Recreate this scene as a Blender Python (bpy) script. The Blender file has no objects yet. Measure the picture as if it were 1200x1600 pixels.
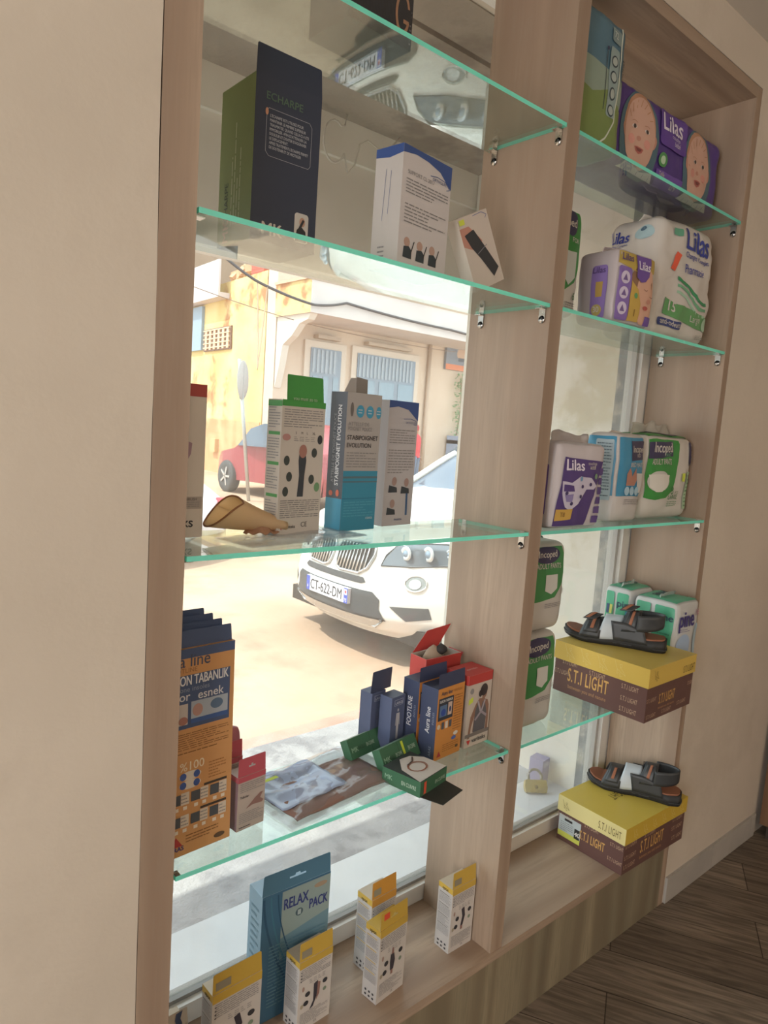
import bpy, bmesh, math, random
from mathutils import Vector, Matrix, noise
from mathutils.geometry import tessellate_polygon
random.seed(7)
C = bpy.context.scene
COL = C.collection
PI = math.pi

# ------------------------------------------------------------------ camera
def Rz(t): return Matrix.Rotation(t, 3, 'Z')
def Rx(t): return Matrix.Rotation(t, 3, 'X')
cam_d = bpy.data.cameras.new('camera'); cam = bpy.data.objects.new('camera', cam_d); COL.objects.link(cam)
cam.matrix_world = Matrix.Translation((-0.4125, -0.8858, 1.3564)) @ (Rz(-0.71197) @ Rx(1.45213) @ Rz(0.06851)).to_4x4()
cam_d.sensor_fit = 'VERTICAL'; cam_d.sensor_height = 24.0
cam_d.lens = 24.0 * 1094.55 / 1600.0
cam_d.clip_start = 0.02; cam_d.clip_end = 300
C.camera = cam
# ------------------------------------------------------------------ light
W = bpy.data.worlds.new('world'); C.world = W; W.use_nodes = True
bg = W.node_tree.nodes['Background']
bg.inputs[0].default_value = (0.86, 0.93, 1.0, 1); bg.inputs[1].default_value = 3.3
sun_d = bpy.data.lights.new('sun', 'SUN'); sun = bpy.data.objects.new('sun', sun_d); COL.objects.link(sun)
sun_d.energy = 6.5; sun_d.angle = 0.01; sun_d.color = (1.0, 0.95, 0.87)
sun.rotation_euler = Vector((-0.48, 0.17, 0.86)).to_track_quat('Z', 'Y').to_euler()
for lx, ly, le in ((-1.3, -2.5, 17), (1.0, -3.4, 38)):      # two ceiling lamps of the shop
    lamp_d = bpy.data.lights.new('ceiling_lamp', 'POINT'); lamp_d.shadow_soft_size = 0.16; lamp_d.energy = le; lamp_d.color = (1.0, 0.87, 0.74)
    lamp = bpy.data.objects.new('ceiling_lamp', lamp_d); COL.objects.link(lamp); lamp.location = (lx, ly, 2.08)
side_light_d = bpy.data.lights.new('added_side_light', 'AREA'); side_light_d.shape = 'RECTANGLE'; side_light_d.size = 2.0; side_light_d.size_y = 1.1
side_light_d.energy = 42; side_light_d.color = (1.0, 0.95, 0.90)            # invented light from the west side, added to brighten left-facing boards
side_light = bpy.data.objects.new('added_side_light', side_light_d); COL.objects.link(side_light); side_light.location = (-2.72, -1.3, 1.1); side_light.rotation_euler = (0, -PI/2, 0)
C.view_settings.view_transform = 'Standard'; C.view_settings.look = 'None'
C.view_settings.gamma = 1.0; C.view_settings.use_curve_mapping = False
C.view_settings.exposure = 0.0

# ------------------------------------------------------------------ materials
def lin(h):
    h = h.lstrip('#'); o = []
    for i in (0, 2, 4):
        c = int(h[i:i+2], 16) / 255
        o.append(c/12.92 if c <= 0.04045 else ((c+0.055)/1.055)**2.4)
    return (*o, 1)
MC = {}
def M(hexc, rough=0.55, spec=0.35, metal=0.0, trans=0.0):
    k = (hexc, rough, spec, metal, trans)
    if k in MC: return MC[k]
    m = bpy.data.materials.new('paint_' + hexc.strip('#')); m.use_nodes = True
    nt = m.node_tree; b = nt.nodes['Principled BSDF']; col_ = [q*0.93+0.07*g for q, g in zip(lin(hexc)[:3], (0.36, 0.34, 0.32))]+[1]  # every colour washed toward grey to imitate lens haze
    b.inputs['Base Color'].default_value = col_; b.inputs['Roughness'].default_value = rough
    b.inputs['Specular IOR Level'].default_value = spec; b.inputs['Metallic'].default_value = metal
    # faint surface variation
    n = nt.nodes.new('ShaderNodeTexNoise'); n.inputs['Scale'].default_value = 35
    tc = nt.nodes.new('ShaderNodeTexCoord'); nt.links.new(tc.outputs['Object'], n.inputs['Vector'])
    mr = nt.nodes.new('ShaderNodeMapRange'); mr.inputs['To Min'].default_value = max(0.03, rough-0.06); mr.inputs['To Max'].default_value = min(1, rough+0.06)
    nt.links.new(n.outputs['Fac'], mr.inputs['Value']); nt.links.new(mr.outputs[0], b.inputs['Roughness'])
    if trans:
        t = nt.nodes.new('ShaderNodeBsdfTranslucent'); t.inputs[0].default_value = lin(hexc)
        mx = nt.nodes.new('ShaderNodeMixShader'); mx.inputs[0].default_value = trans
        nt.links.new(b.outputs[0], mx.inputs[1]); nt.links.new(t.outputs[0], mx.inputs[2])
        nt.links.new(mx.outputs[0], nt.nodes['Material Output'].inputs[0])
    MC[k] = m; return m

def wood(name, c1, c2, c3, axis='Z', scale=1.0, rough=0.5):
    m = bpy.data.materials.new(name); m.use_nodes = True; nt = m.node_tree; N = nt.nodes; L = nt.links
    b = N['Principled BSDF']; tc = N.new('ShaderNodeTexCoord'); mp = N.new('ShaderNodeMapping')
    s = {'Z': (1, 1, 0.07), 'X': (0.07, 1, 1), 'Y': (1, 0.07, 1)}[axis]
    mp.inputs['Scale'].default_value = [q*scale for q in s]; L.new(tc.outputs['Object'], mp.inputs[0])
    n1 = N.new('ShaderNodeTexNoise'); n1.inputs['Scale'].default_value = 7; n1.inputs['Detail'].default_value = 5; n1.inputs['Distortion'].default_value = 0.9
    n2 = N.new('ShaderNodeTexNoise'); n2.inputs['Scale'].default_value = 170; n2.inputs['Detail'].default_value = 3
    wv = N.new('ShaderNodeTexWave'); wv.bands_direction = 'X' if axis != 'X' else 'Y'
    wv.inputs['Scale'].default_value = 3.0; wv.inputs['Distortion'].default_value = 16; wv.inputs['Detail'].default_value = 3; wv.inputs['Detail Scale'].default_value = 1.2
    for q in (n1, n2, wv): L.new(mp.outputs[0], q.inputs['Vector'])
    r = N.new('ShaderNodeValToRGB'); r.color_ramp.elements[0].position = 0.30; r.color_ramp.elements[0].color = lin(c1)
    r.color_ramp.elements[1].position = 0.72; r.color_ramp.elements[1].color = lin(c2)
    L.new(n1.outputs['Fac'], r.inputs[0])
    mx = N.new('ShaderNodeMix'); mx.data_type = 'RGBA'; mx.inputs[7].default_value = lin(c3)
    ma = N.new('ShaderNodeMath'); ma.operation = 'MULTIPLY'; ma.inputs[1].default_value = 0.6; L.new(wv.outputs['Fac'], ma.inputs[0])
    L.new(ma.outputs[0], mx.inputs[0]); L.new(r.outputs[0], mx.inputs[6])
    mx2 = N.new('ShaderNodeMix'); mx2.data_type = 'RGBA'; mx2.inputs[7].default_value = lin(c1)
    cr = N.new('ShaderNodeMapRange'); cr.inputs['From Min'].default_value = 0.45; cr.inputs['From Max'].default_value = 0.75; cr.inputs['To Max'].default_value = 0.8
    L.new(n2.outputs['Fac'], cr.inputs['Value']); L.new(cr.outputs[0], mx2.inputs[0]); L.new(mx.outputs[2], mx2.inputs[6])
    L.new(mx2.outputs[2], b.inputs['Base Color']); b.inputs['Roughness'].default_value = rough
    bu = N.new('ShaderNodeBump'); bu.inputs['Strength'].default_value = 0.12; bu.inputs['Distance'].default_value = 0.002
    L.new(n2.outputs['Fac'], bu.inputs['Height']); L.new(bu.outputs[0], b.inputs['Normal'])
    return m

def plaster(name, c1, c2, scale=3.0, bump=0.15, c3=None, stain=0.0, rough=0.85, sscale=1.2):
    m = bpy.data.materials.new(name); m.use_nodes = True; nt = m.node_tree; N = nt.nodes; L = nt.links
    b = N['Principled BSDF']; tc = N.new('ShaderNodeTexCoord')
    n1 = N.new('ShaderNodeTexNoise'); n1.inputs['Scale'].default_value = scale; n1.inputs['Detail'].default_value = 6
    L.new(tc.outputs['Object'], n1.inputs['Vector'])
    r = N.new('ShaderNodeValToRGB'); r.color_ramp.elements[0].position = 0.35; r.color_ramp.elements[0].color = lin(c1)
    r.color_ramp.elements[1].position = 0.68; r.color_ramp.elements[1].color = lin(c2); L.new(n1.outputs['Fac'], r.inputs[0])
    out = r.outputs[0]
    if c3:
        n3 = N.new('ShaderNodeTexNoise'); n3.inputs['Scale'].default_value = sscale; n3.inputs['Detail'].default_value = 8; n3.inputs['Roughness'].default_value = 0.65
        L.new(tc.outputs['Object'], n3.inputs['Vector'])
        mr = N.new('ShaderNodeMapRange'); mr.inputs['From Min'].default_value = 0.52; mr.inputs['From Max'].default_value = 0.60; mr.inputs['To Max'].default_value = stain
        L.new(n3.outputs['Fac'], mr.inputs['Value'])
        mx = N.new('ShaderNodeMix'); mx.data_type = 'RGBA'; mx.inputs[7].default_value = lin(c3)
        L.new(mr.outputs[0], mx.inputs[0]); L.new(out, mx.inputs[6]); out = mx.outputs[2]
    L.new(out, b.inputs['Base Color']); b.inputs['Roughness'].default_value = rough; b.inputs['Specular IOR Level'].default_value = 0.2
    bu = N.new('ShaderNodeBump'); bu.inputs['Strength'].default_value = bump; bu.inputs['Distance'].default_value = 0.01
    n4 = N.new('ShaderNodeTexNoise'); n4.inputs['Scale'].default_value = scale*14; n4.inputs['Detail'].default_value = 4; L.new(tc.outputs['Object'], n4.inputs['Vector'])
    L.new(n4.outputs['Fac'], bu.inputs['Height']); L.new(bu.outputs[0], b.inputs['Normal'])
    return m

def glass(name, tint, ior=1.5, dust_haze=0.0, rough=0.0, dust_haze_col='#efe6da'):
    """thin clear sheet: transmits straight through, mirrors by Fresnel on both faces"""
    m = bpy.data.materials.new(name); m.use_nodes = True; nt = m.node_tree; N = nt.nodes; L = nt.links
    N.remove(N['Principled BSDF'])
    t = N.new('ShaderNodeBsdfTransparent'); t.inputs[0].default_value = lin(tint)
    g = N.new('ShaderNodeBsdfGlossy'); g.inputs['Roughness'].default_value = rough
    ge = N.new('ShaderNodeNewGeometry'); mr = N.new('ShaderNodeMapRange')
    mr.inputs['To Min'].default_value = ior; mr.inputs['To Max'].default_value = 1.0/ior
    L.new(ge.outputs['Backfacing'], mr.inputs['Value'])
    fr = N.new('ShaderNodeFresnel'); L.new(mr.outputs[0], fr.inputs['IOR'])
    mx = N.new('ShaderNodeMixShader'); L.new(fr.outputs[0], mx.inputs[0]); L.new(t.outputs[0], mx.inputs[1]); L.new(g.outputs[0], mx.inputs[2])
    out = mx.outputs[0]
    if dust_haze:  # pale scatter layer; on the window pane it imitates glare
        d = N.new('ShaderNodeBsdfDiffuse'); d.inputs[0].default_value = lin(dust_haze_col)
        tr = N.new('ShaderNodeBsdfTranslucent'); tr.inputs[0].default_value = lin(dust_haze_col)
        m2 = N.new('ShaderNodeMixShader'); m2.inputs[0].default_value = 0.6; L.new(d.outputs[0], m2.inputs[1]); L.new(tr.outputs[0], m2.inputs[2])
        tc = N.new('ShaderNodeTexCoord'); nz = N.new('ShaderNodeTexNoise'); nz.inputs['Scale'].default_value = 6; nz.inputs['Detail'].default_value = 6
        L.new(tc.outputs['Object'], nz.inputs['Vector'])
        r2 = N.new('ShaderNodeMapRange'); r2.inputs['From Min'].default_value = 0.3; r2.inputs['From Max'].default_value = 0.7; r2.inputs['To Min'].default_value = dust_haze*0.7; r2.inputs['To Max'].default_value = dust_haze*1.3
        L.new(nz.outputs['Fac'], r2.inputs['Value'])
        m3 = N.new('ShaderNodeMixShader'); L.new(r2.outputs[0], m3.inputs[0]); L.new(out, m3.inputs[1]); L.new(m2.outputs[0], m3.inputs[2]); out = m3.outputs[0]
    L.new(out, N['Material Output'].inputs[0])
    return m

WOOD_V = wood('oak_laminate_vertical', '#9a8674', '#b9a28c', '#8c7462', 'Z')
WOOD_H = wood('oak_laminate_horizontal', '#9a8674', '#b9a28c', '#8c7462', 'X')
WOOD_G = wood('oak_laminate_plinth', '#7c7460', '#a09379', '#6d5f4c', 'Z', 1.0)
WOOD_D = wood('brown_wood_panel', '#6f5139', '#8a6849', '#5b412e', 'Z')
WALL = plaster('cream_wall_paint', '#c9beaf', '#d3c8b9', 2.5, 0.10, '#a99c8c', 0.25)
CEIL = plaster('ceiling_paint', '#cfc7ba', '#d6cec2', 2.0, 0.05)
SHELF = glass('shelf_glass', '#eff8f5', 1.85, 0.035, 0.0, '#e8ece4')
PANE = glass('window_glass', '#f2f7f5', 1.45, 0.075, 0.0, '#f3e9dc')  # milky layer stands in for lens flare veiling the view
CLEAR = glass('clear_plastic_film', '#f4f4f6', 1.7, 0.20, 0.10, '#f0f0f4')
EDGE = M('#8cffe8', 0.25, 0.5, 0, 0.4)
CHROME = M('#b9b5b0', 0.28, 0.5, 1.0)
DARK = M('#17191d', 0.5)
WHITE = M('#e9e6e2', 0.5)

# ------------------------------------------------------------------ mesh builder
TXT = {}
def text_mesh(s, bold=0.0, spacing=1.0):
    k = (s, bold, spacing)
    if k in TXT: return TXT[k]
    cu = bpy.data.curves.new('t', 'FONT'); cu.body = s; cu.size = 1.0; cu.offset = bold; cu.resolution_u = 3; cu.space_character = spacing
    o = bpy.data.objects.new('t', cu); COL.objects.link(o)
    dg = bpy.context.evaluated_depsgraph_get(); me = bpy.data.meshes.new_from_object(o.evaluated_get(dg))
    vs = [(v.co.x, v.co.y) for v in me.vertices]; fs = [tuple(p.vertices) for p in me.polygons]
    COL.objects.unlink(o); bpy.data.objects.remove(o); bpy.data.curves.remove(cu); bpy.data.meshes.remove(me)
    if vs:
        x0 = min(v[0] for v in vs); x1 = max(v[0] for v in vs)
    else: x0 = x1 = 0
    TXT[k] = ([(v[0]-x0, v[1]) for v in vs], fs, x1-x0); return TXT[k]

class Fr:
    """a face frame: origin, unit right, unit up, normal, width, height; points are given as fractions"""
    def __init__(s, O, U, V, W, H): s.O = Vector(O); s.U = Vector(U); s.V = Vector(V); s.N = s.U.cross(s.V); s.W = W; s.H = H
    def p(s, u, v, k=0): return s.O + s.U*(u*s.W) + s.V*(v*s.H) + s.N*k

class MB:
    def __init__(s): s.v = []; s.f = []; s.m = []; s.mats = []; s.warp = None; s.sm = []; s.T = None; s.lay = 0.0003
    def mi(s, m):
        if m not in s.mats: s.mats.append(m)
        return s.mats.index(m)
    def add(s, vs, fs, m, smooth=False, nowarp=False):
        b = len(s.v)
        for p in vs:
            p = Vector(p)
            if s.warp and not nowarp: p = s.warp(p)
            if s.T is not None: p = s.T @ p
            s.v.append(p)
        i = s.mi(m)
        for f in fs: s.f.append([b+q for q in f]); s.m.append(i); s.sm.append(smooth)
    def box(s, a, b, m, mats=None):
        x0, y0, z0 = a; x1, y1, z1 = b
        V = [(x0,y0,z0),(x1,y0,z0),(x1,y1,z0),(x0,y1,z0),(x0,y0,z1),(x1,y0,z1),(x1,y1,z1),(x0,y1,z1)]
        F = dict(bottom=(0,3,2,1), top=(4,5,6,7), front=(0,1,5,4), back=(2,3,7,6), left=(3,0,4,7), right=(1,2,6,5))
        mats = mats or {}
        for k, f in F.items(): s.add([V[q] for q in f], [(0,1,2,3)], mats.get(k, m))
    def cbox(s, c, size, m, R=None):
        hx, hy, hz = [q/2 for q in size]
        V = [Vector(q) for q in [(-hx,-hy,-hz),(hx,-hy,-hz),(hx,hy,-hz),(-hx,hy,-hz),(-hx,-hy,hz),(hx,-hy,hz),(hx,hy,hz),(-hx,hy,hz)]]
        if R is not None: V = [R @ q for q in V]
        s.add([q+Vector(c) for q in V], [(0,3,2,1),(4,5,6,7),(0,1,5,4),(2,3,7,6),(3,0,4,7),(1,2,6,5)], m)
    def poly(s, fr, pts, m, k=1, maxlen=None, hole=None):
        """flat patch on a face, k = layer"""
        off = s.lay*k
        loops = [[Vector((u*fr.W, v*fr.H, 0)) for u, v in pts]]
        if hole: loops.append([Vector((u*fr.W, v*fr.H, 0)) for u, v in hole])
        flat = [q for l in loops for q in l]
        tris = tessellate_polygon(loops)
        if not s.warp: maxlen = None
        elif maxlen is None: maxlen = 0.02
        P = [Vector(q) for q in flat]; T = [tuple(t) for t in tris]
        if maxlen:
            bm = bmesh.new(); bv = [bm.verts.new(q) for q in P]
            for t in T:
                try: bm.faces.new([bv[i] for i in t])
                except ValueError: pass
            for it in range(6):
                es = [e for e in bm.edges if e.calc_length() > maxlen]
                if not es: break
                bmesh.ops.subdivide_edges(bm, edges=es, cuts=1)
                bmesh.ops.triangulate(bm, faces=bm.faces[:])
            bm.verts.index_update(); P = [v.co.copy() for v in bm.verts]; T = [tuple(v.index for v in f.verts) for f in bm.faces]; bm.free()
        O = []
        for q in P: O.append(fr.O + fr.U*q.x + fr.V*q.y + fr.N*off)
        F2 = []
        for t in T:
            a, b, c = [P[i] for i in t[:3]]
            F2.append(t if (b-a).cross(c-a).z >= 0 else tuple(reversed(t)))
        s.add(O, F2, m, smooth=bool(s.warp))
    def rect(s, fr, u0, v0, u1, v1, m, k=1): s.poly(fr, [(u0,v0),(u1,v0),(u1,v1),(u0,v1)], m, k)
    def ell(s, fr, u, v, ru, rv, m, k=1, n=20, a0=0, a1=2*PI, rot=0):
        pts = []
        for i in range(n):
            a = a0+(a1-a0)*i/(n if a1-a0 > 6.2 else n-1)
            x, y = math.cos(a)*ru*fr.W, math.sin(a)*rv*fr.H
            pts.append((u+(x*math.cos(rot)-y*math.sin(rot))/fr.W, v+(x*math.sin(rot)+y*math.cos(rot))/fr.H))
        s.poly(fr, pts, m, k)
    def rrect(s, fr, u0, v0, u1, v1, r, m, k=1):
        ru, rv = r/fr.W, r/fr.H; pts = []
        for cx, cy, a in ((u1-ru, v0+rv, -PI/2), (u1-ru, v1-rv, 0), (u0+ru, v1-rv, PI/2), (u0+ru, v0+rv, PI)):
            for i in range(5): t = a+PI/2*i/4; pts.append((cx+ru*math.cos(t), cy+rv*math.sin(t)))
        s.poly(fr, pts, m, k)
    def line(s, fr, pts, wd, m, k=1):
        """stroke of real width wd through fractional points"""
        for (a, b) in zip(pts, pts[1:]):
            A = Vector((a[0]*fr.W, a[1]*fr.H)); B = Vector((b[0]*fr.W, b[1]*fr.H)); d = B-A
            if d.length < 1e-6: continue
            n = Vector((-d.y, d.x)).normalized()*wd/2
            q = [A-n, B-n, B+n, A+n]; s.poly(fr, [(z.x/fr.W, z.y/fr.H) for z in q], m, k)
    def text(s, fr, t, u, v, h, m, k=2, align='L', rot=0, bold=0.0, fit=None, mirror=False):
        """h = real letter size in metres (cap height about .7 h); fit = max real width"""
        V, F, w = text_mesh(t, 0.0, 1.15 if 'S.T.I' in t else 1.0)
        if not V: return
        sx = h
        if fit: sx = fit/w
        ox = {'L': 0, 'C': -w*sx/2, 'R': -w*sx}[align]; c, sn = math.cos(rot), math.sin(rot)
        if s.warp:                                  # long strokes must follow the bulging surface
            bm = bmesh.new(); bv = [bm.verts.new((x*sx, y*h, 0)) for x, y in V]
            for f in F:
                try: bm.faces.new([bv[q] for q in f])
                except ValueError: pass
            bmesh.ops.triangulate(bm, faces=bm.faces[:])
            for _ in range(3):
                es = [e for e in bm.edges if e.calc_length() > 0.012]
                if not es: break
                bmesh.ops.subdivide_edges(bm, edges=es, cuts=1); bmesh.ops.triangulate(bm, faces=bm.faces[:])
            bm.verts.index_update(); V = [(v.co.x/sx, v.co.y/h) for v in bm.verts]; F = [tuple(v.index for v in f.verts) for f in bm.faces]; bm.free()
        step = min(bold, 0.05)*h*0.55; lay = s.lay
        for dx, dy in (((0, 0),) if bold <= 0 else ((-step, 0), (step, 0), (0, step*0.7), (0, -step*0.7))):
            out = []
            for x, y in V:
                X = x*sx+ox+dx; Y = y*h+dy
                if mirror: X = -X
                out.append(fr.O + fr.U*(u*fr.W + X*c - Y*sn) + fr.V*(v*fr.H + X*sn + Y*c) + fr.N*lay*(k+0.05*(dx > 0)+0.1*(dy > 0)+0.15*(dy < 0)))
            s.add(out, F, m)
    def lines(s, fr, u0, v0, u1, v1, n, m, k=2, seed=1, th=0.35):
        """a paragraph too small to read, as rows of broken dashes"""
        R = random.Random(seed); dv = (v1-v0)/n
        for i in range(n):
            vv = v1-dv*(i+0.5); u = u0; end = u1-(u1-u0)*(0 if R.random() < 0.7 else R.uniform(0.1, 0.5))
            while u < end-0.004:
                L = R.uniform(0.06, 0.22)*(u1-u0); e = min(u+L, end)
                s.poly(fr, [(u, vv-dv*th/2), (e, vv-dv*th/2), (e, vv+dv*th/2), (u, vv+dv*th/2)], m, k); u = e+0.018*(u1-u0)+0.003
    def tube(s, pts, r, m, n=8, closed=False):
        pts = [Vector(p) for p in pts]; N = len(pts); rings = []
        for i, p in enumerate(pts):
            t = (pts[(i+1) % N if closed else min(i+1, N-1)] - pts[(i-1) % N if closed else max(i-1, 0)]).normalized()
            up = Vector((0,0,1)) if abs(t.z) < 0.95 else Vector((1,0,0)); a = t.cross(up).normalized(); b = a.cross(t)
            rr = r[i] if isinstance(r, (list, tuple)) else r
            rings.append([p+(a*math.cos(2*PI*j/n)+b*math.sin(2*PI*j/n))*rr for j in range(n)])
        V = [q for R in rings for q in R]; F = []
        for i in range(N if closed else N-1):
            for j in range(n): F.append((i*n+j, ((i+1) % N)*n+j, ((i+1) % N)*n+(j+1) % n, i*n+(j+1) % n))
        if not closed: F.append(tuple(range(n))); F.append(tuple((N-1)*n+j for j in reversed(range(n))))
        s.add(V, F, m, True)
    def lathe(s, c, prof, m, n=24, axis='Z'):
        V = []; F = []
        for r, z in prof:
            for j in range(n):
                a = 2*PI*j/n; p = {'Z': (r*math.cos(a), r*math.sin(a), z), 'Y': (r*math.cos(a), z, r*math.sin(a)), 'X': (z, r*math.cos(a), r*math.sin(a))}[axis]
                V.append(Vector(p)+Vector(c))
        for i in range(len(prof)-1):
            for j in range(n): F.append((i*n+j, i*n+(j+1) % n, (i+1)*n+(j+1) % n, (i+1)*n+j))
        s.add(V, F, m, True)
    def prism(s, pts, z0, z1, m, axis='Z', mside=None):
        n = len(pts)
        def P(a, b, c): return {'Z': (a, b, c), 'Y': (a, c, b), 'X': (c, a, b)}[axis]
        V = [P(a, b, z0) for a, b in pts]+[P(a, b, z1) for a, b in pts]
        tri = tessellate_polygon([[Vector((a, b, 0)) for a, b in pts]])
        s.add(V, [tuple(t) for t in tri]+[tuple(n+q for q in reversed(t)) for t in tri], m)
        s.add(V, [(i, (i+1) % n, n+(i+1) % n, n+i) for i in range(n)], mside or m)
    def grid(s, fn, nu, nv, m, smooth=True):
        V = [fn(i/nu, j/nv) for j in range(nv+1) for i in range(nu+1)]
        F = [(j*(nu+1)+i, j*(nu+1)+i+1, (j+1)*(nu+1)+i+1, (j+1)*(nu+1)+i) for j in range(nv) for i in range(nu)]
        s.add(V, F, m, smooth)
    def build(s, name, parent=None, normals=False, bevel=0, solid=0):
        me = bpy.data.meshes.new(name); me.from_pydata([tuple(v) for v in s.v], [], s.f)
        for m in s.mats: me.materials.append(m)
        me.polygons.foreach_set('material_index', s.m); me.polygons.foreach_set('use_smooth', s.sm)
        if normals:
            bm = bmesh.new(); bm.from_mesh(me); bmesh.ops.remove_doubles(bm, verts=bm.verts, dist=1e-5); bmesh.ops.recalc_face_normals(bm, faces=bm.faces); bm.to_mesh(me); bm.free()
        me.update(); o = bpy.data.objects.new(name, me); COL.objects.link(o)
        if parent: o.parent = parent
        if solid:
            md = o.modifiers.new('s', 'SOLIDIFY'); md.thickness = solid; md.offset = 0
        if bevel:
            md = o.modifiers.new('b', 'BEVEL'); md.width = bevel; md.segments = 2; md.limit_method = 'ANGLE'
        return o

def tag(o, label=None, cat=None, group=None, kind=None):
    if label: o['label'] = label
    if cat: o['category'] = cat
    if group: o['group'] = group
    if kind: o['kind'] = kind
    return o
def thing(name, label, cat, loc=(0,0,0), rot=(0,0,0), group=None):
    o = bpy.data.objects.new(name, None); COL.objects.link(o); o.location = loc; o.rotation_euler = rot
    o.empty_display_size = 0.05
    return tag(o, label, cat, group)
def sbox(name, a, b, m, **k):
    mb = MB(); mb.box(a, b, m); return tag(mb.build(name, **k), kind='structure')

# measured levels of the display unit
S1, S2, S3, S4, SILL = 1.963, 1.624, 1.164, 0.692, 0.216
XD, XD2, XR, XRo, TOP, DEP = 0.7515, 0.790, 1.530, 1.558, 2.273, 0.216

# ================================================================== ROOM
def floor_mat():
    m = bpy.data.materials.new('wood_look_floor_tiles'); m.use_nodes = True; nt = m.node_tree; N = nt.nodes; L = nt.links
    b = N['Principled BSDF']; tc = N.new('ShaderNodeTexCoord'); mp = N.new('ShaderNodeMapping')
    mp.inputs['Rotation'].default_value = (0, 0, math.radians(61)); L.new(tc.outputs['Object'], mp.inputs[0])
    br = N.new('ShaderNodeTexBrick'); br.inputs['Scale'].default_value = 1.0; br.offset = 0.37
    br.inputs['Brick Width'].default_value = 0.62; br.inputs['Row Height'].default_value = 0.155; br.inputs['Mortar Size'].default_value = 0.0016
    br.inputs['Color1'].default_value = lin('#8f8375'); br.inputs['Color2'].default_value = lin('#6e6358'); br.inputs['Mortar'].default_value = lin('#3a332c'); br.inputs['Bias'].default_value = 0.0
    L.new(mp.outputs[0], br.inputs['Vector'])
    m2 = N.new('ShaderNodeMapping'); m2.inputs['Scale'].default_value = (1.0, 13, 1); L.new(mp.outputs[0], m2.inputs[0])
    n1 = N.new('ShaderNodeTexNoise'); n1.inputs['Scale'].default_value = 5; n1.inputs['Detail'].default_value = 7; n1.inputs['Distortion'].default_value = 1.2; L.new(m2.outputs[0], n1.inputs['Vector'])
    n2 = N.new('ShaderNodeTexNoise'); n2.inputs['Scale'].default_value = 4; n2.inputs['Detail'].default_value = 3; L.new(tc.outputs['Object'], n2.inputs['Vector'])
    r = N.new('ShaderNodeValToRGB'); r.color_ramp.elements[0].position = 0.38; r.color_ramp.elements[0].color = (0.42,0.39,0.36,1); r.color_ramp.elements[1].position = 0.66; r.color_ramp.elements[1].color = (1.15,1.1,1.05,1)
    L.new(n1.outputs['Fac'], r.inputs[0])
    mx = N.new('ShaderNodeMix'); mx.data_type = 'RGBA'; mx.blend_type = 'MULTIPLY'; mx.inputs[0].default_value = 0.85; L.new(br.outputs['Color'], mx.inputs[6]); L.new(r.outputs[0], mx.inputs[7])
    L.new(mx.outputs[2], b.inputs['Base Color']); b.inputs['Roughness'].default_value = 0.48
    return m
FL = floor_mat()
sbox('floor', (-2.6, -4.0, -0.06), (3.4, 0.30, 0.0), FL)
sbox('ceiling', (-2.6, -4.0, 2.414), (3.4, 0.30, 2.50), CEIL)
mb = MB()
def lw(u, v):                                   # left wall ends in a slightly wavy plaster edge
    z = v*2.414; x = -2.6 + u*(2.6-0.052) + (u**12)*0.004*noise.noise(Vector((0, 0, z*3.1)))
    return Vector((x, 0.0, z))
mb.grid(lw, 40, 40, WALL); mb.box((-2.6, 0.03, 0.0), (-0.056, 0.30, 2.414), WALL)
tag(mb.build('wall_left'), kind='structure')
mb = MB(); mb.box((XRo+0.002, 0.0, 0.0), (3.4, 0.30, 2.414), WALL); tag(mb.build('wall_right'), kind='structure')
mb = MB(); mb.box((-0.056, 0.0, TOP+0.030), (XRo+0.002, 0.30, 2.414), WALL); tag(mb.build('wall_top'), kind='structure')
sbox('wall_east', (3.4, -4.0, 0.0), (3.5, 0.30, 2.414), WALL)
sbox('wall_west', (-2.7, -4.0, 0.0), (-2.6, -1.9, 2.414), WALL)
mb = MB(); mb.box((-2.7, -0.7, 0.0), (-2.6, 0.30, 2.414), WALL); mb.box((-2.7, -1.9, 2.12), (-2.6, -0.7, 2.414), WALL); tag(mb.build('wall_west'), kind='structure')  # gap in this unseen wall is made for the added side light
sbox('wall_back', (-2.6, -4.1, 0.0), (3.4, -4.0, 2.414), WALL)
mb = MB(); sk = plaster('skirting_tile', '#a5a099', '#b4afa7', 6, 0.05, rough=0.5)
x = XRo+0.003
while x < 2.19:
    e = min(x+0.298, 2.195); mb.box((x, -0.008, 0.001), (e, -0.0005, 0.082), sk); x += 0.30
tag(mb.build('baseboard_right', bevel=0.001), kind='structure')
sbox('wall_under_window', (-0.056, DEP+0.07, -0.45), (XRo+0.3, 0.44, 0.17), plaster('outer_wall_plaster', '#b9b2a8', '#c9c2b8', 3))

# wooden cabinet standing at the far end of the right wall
t = thing('wooden_cabinet', 'plain brown wooden cabinet side at the far right end of the wall', 'cabinet', (2.20, -0.04, 0))
mb = MB(); mb.box((0, -0.0, 0.05), (0.5, 0.02, 1.12), WOOD_D); mb.box((0, -0.36, 0.05), (0.02, 0.0, 1.12), WOOD_D); mb.box((0.02, -0.36, 0.05), (0.5, 0, 0.07), WOOD_D); mb.box((0, -0.36, 1.12), (0.5, 0.02, 1.14), WOOD_D); mb.box((0.48, -0.36, 0.05), (0.5, 0.0, 1.12), WOOD_D)
mb.build('body', t)
mb = MB(); mb.box((0.015, -0.33, 0.0), (0.485, 0.0, 0.05), M('#3b2f27')); mb.build('plinth', t)

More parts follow.
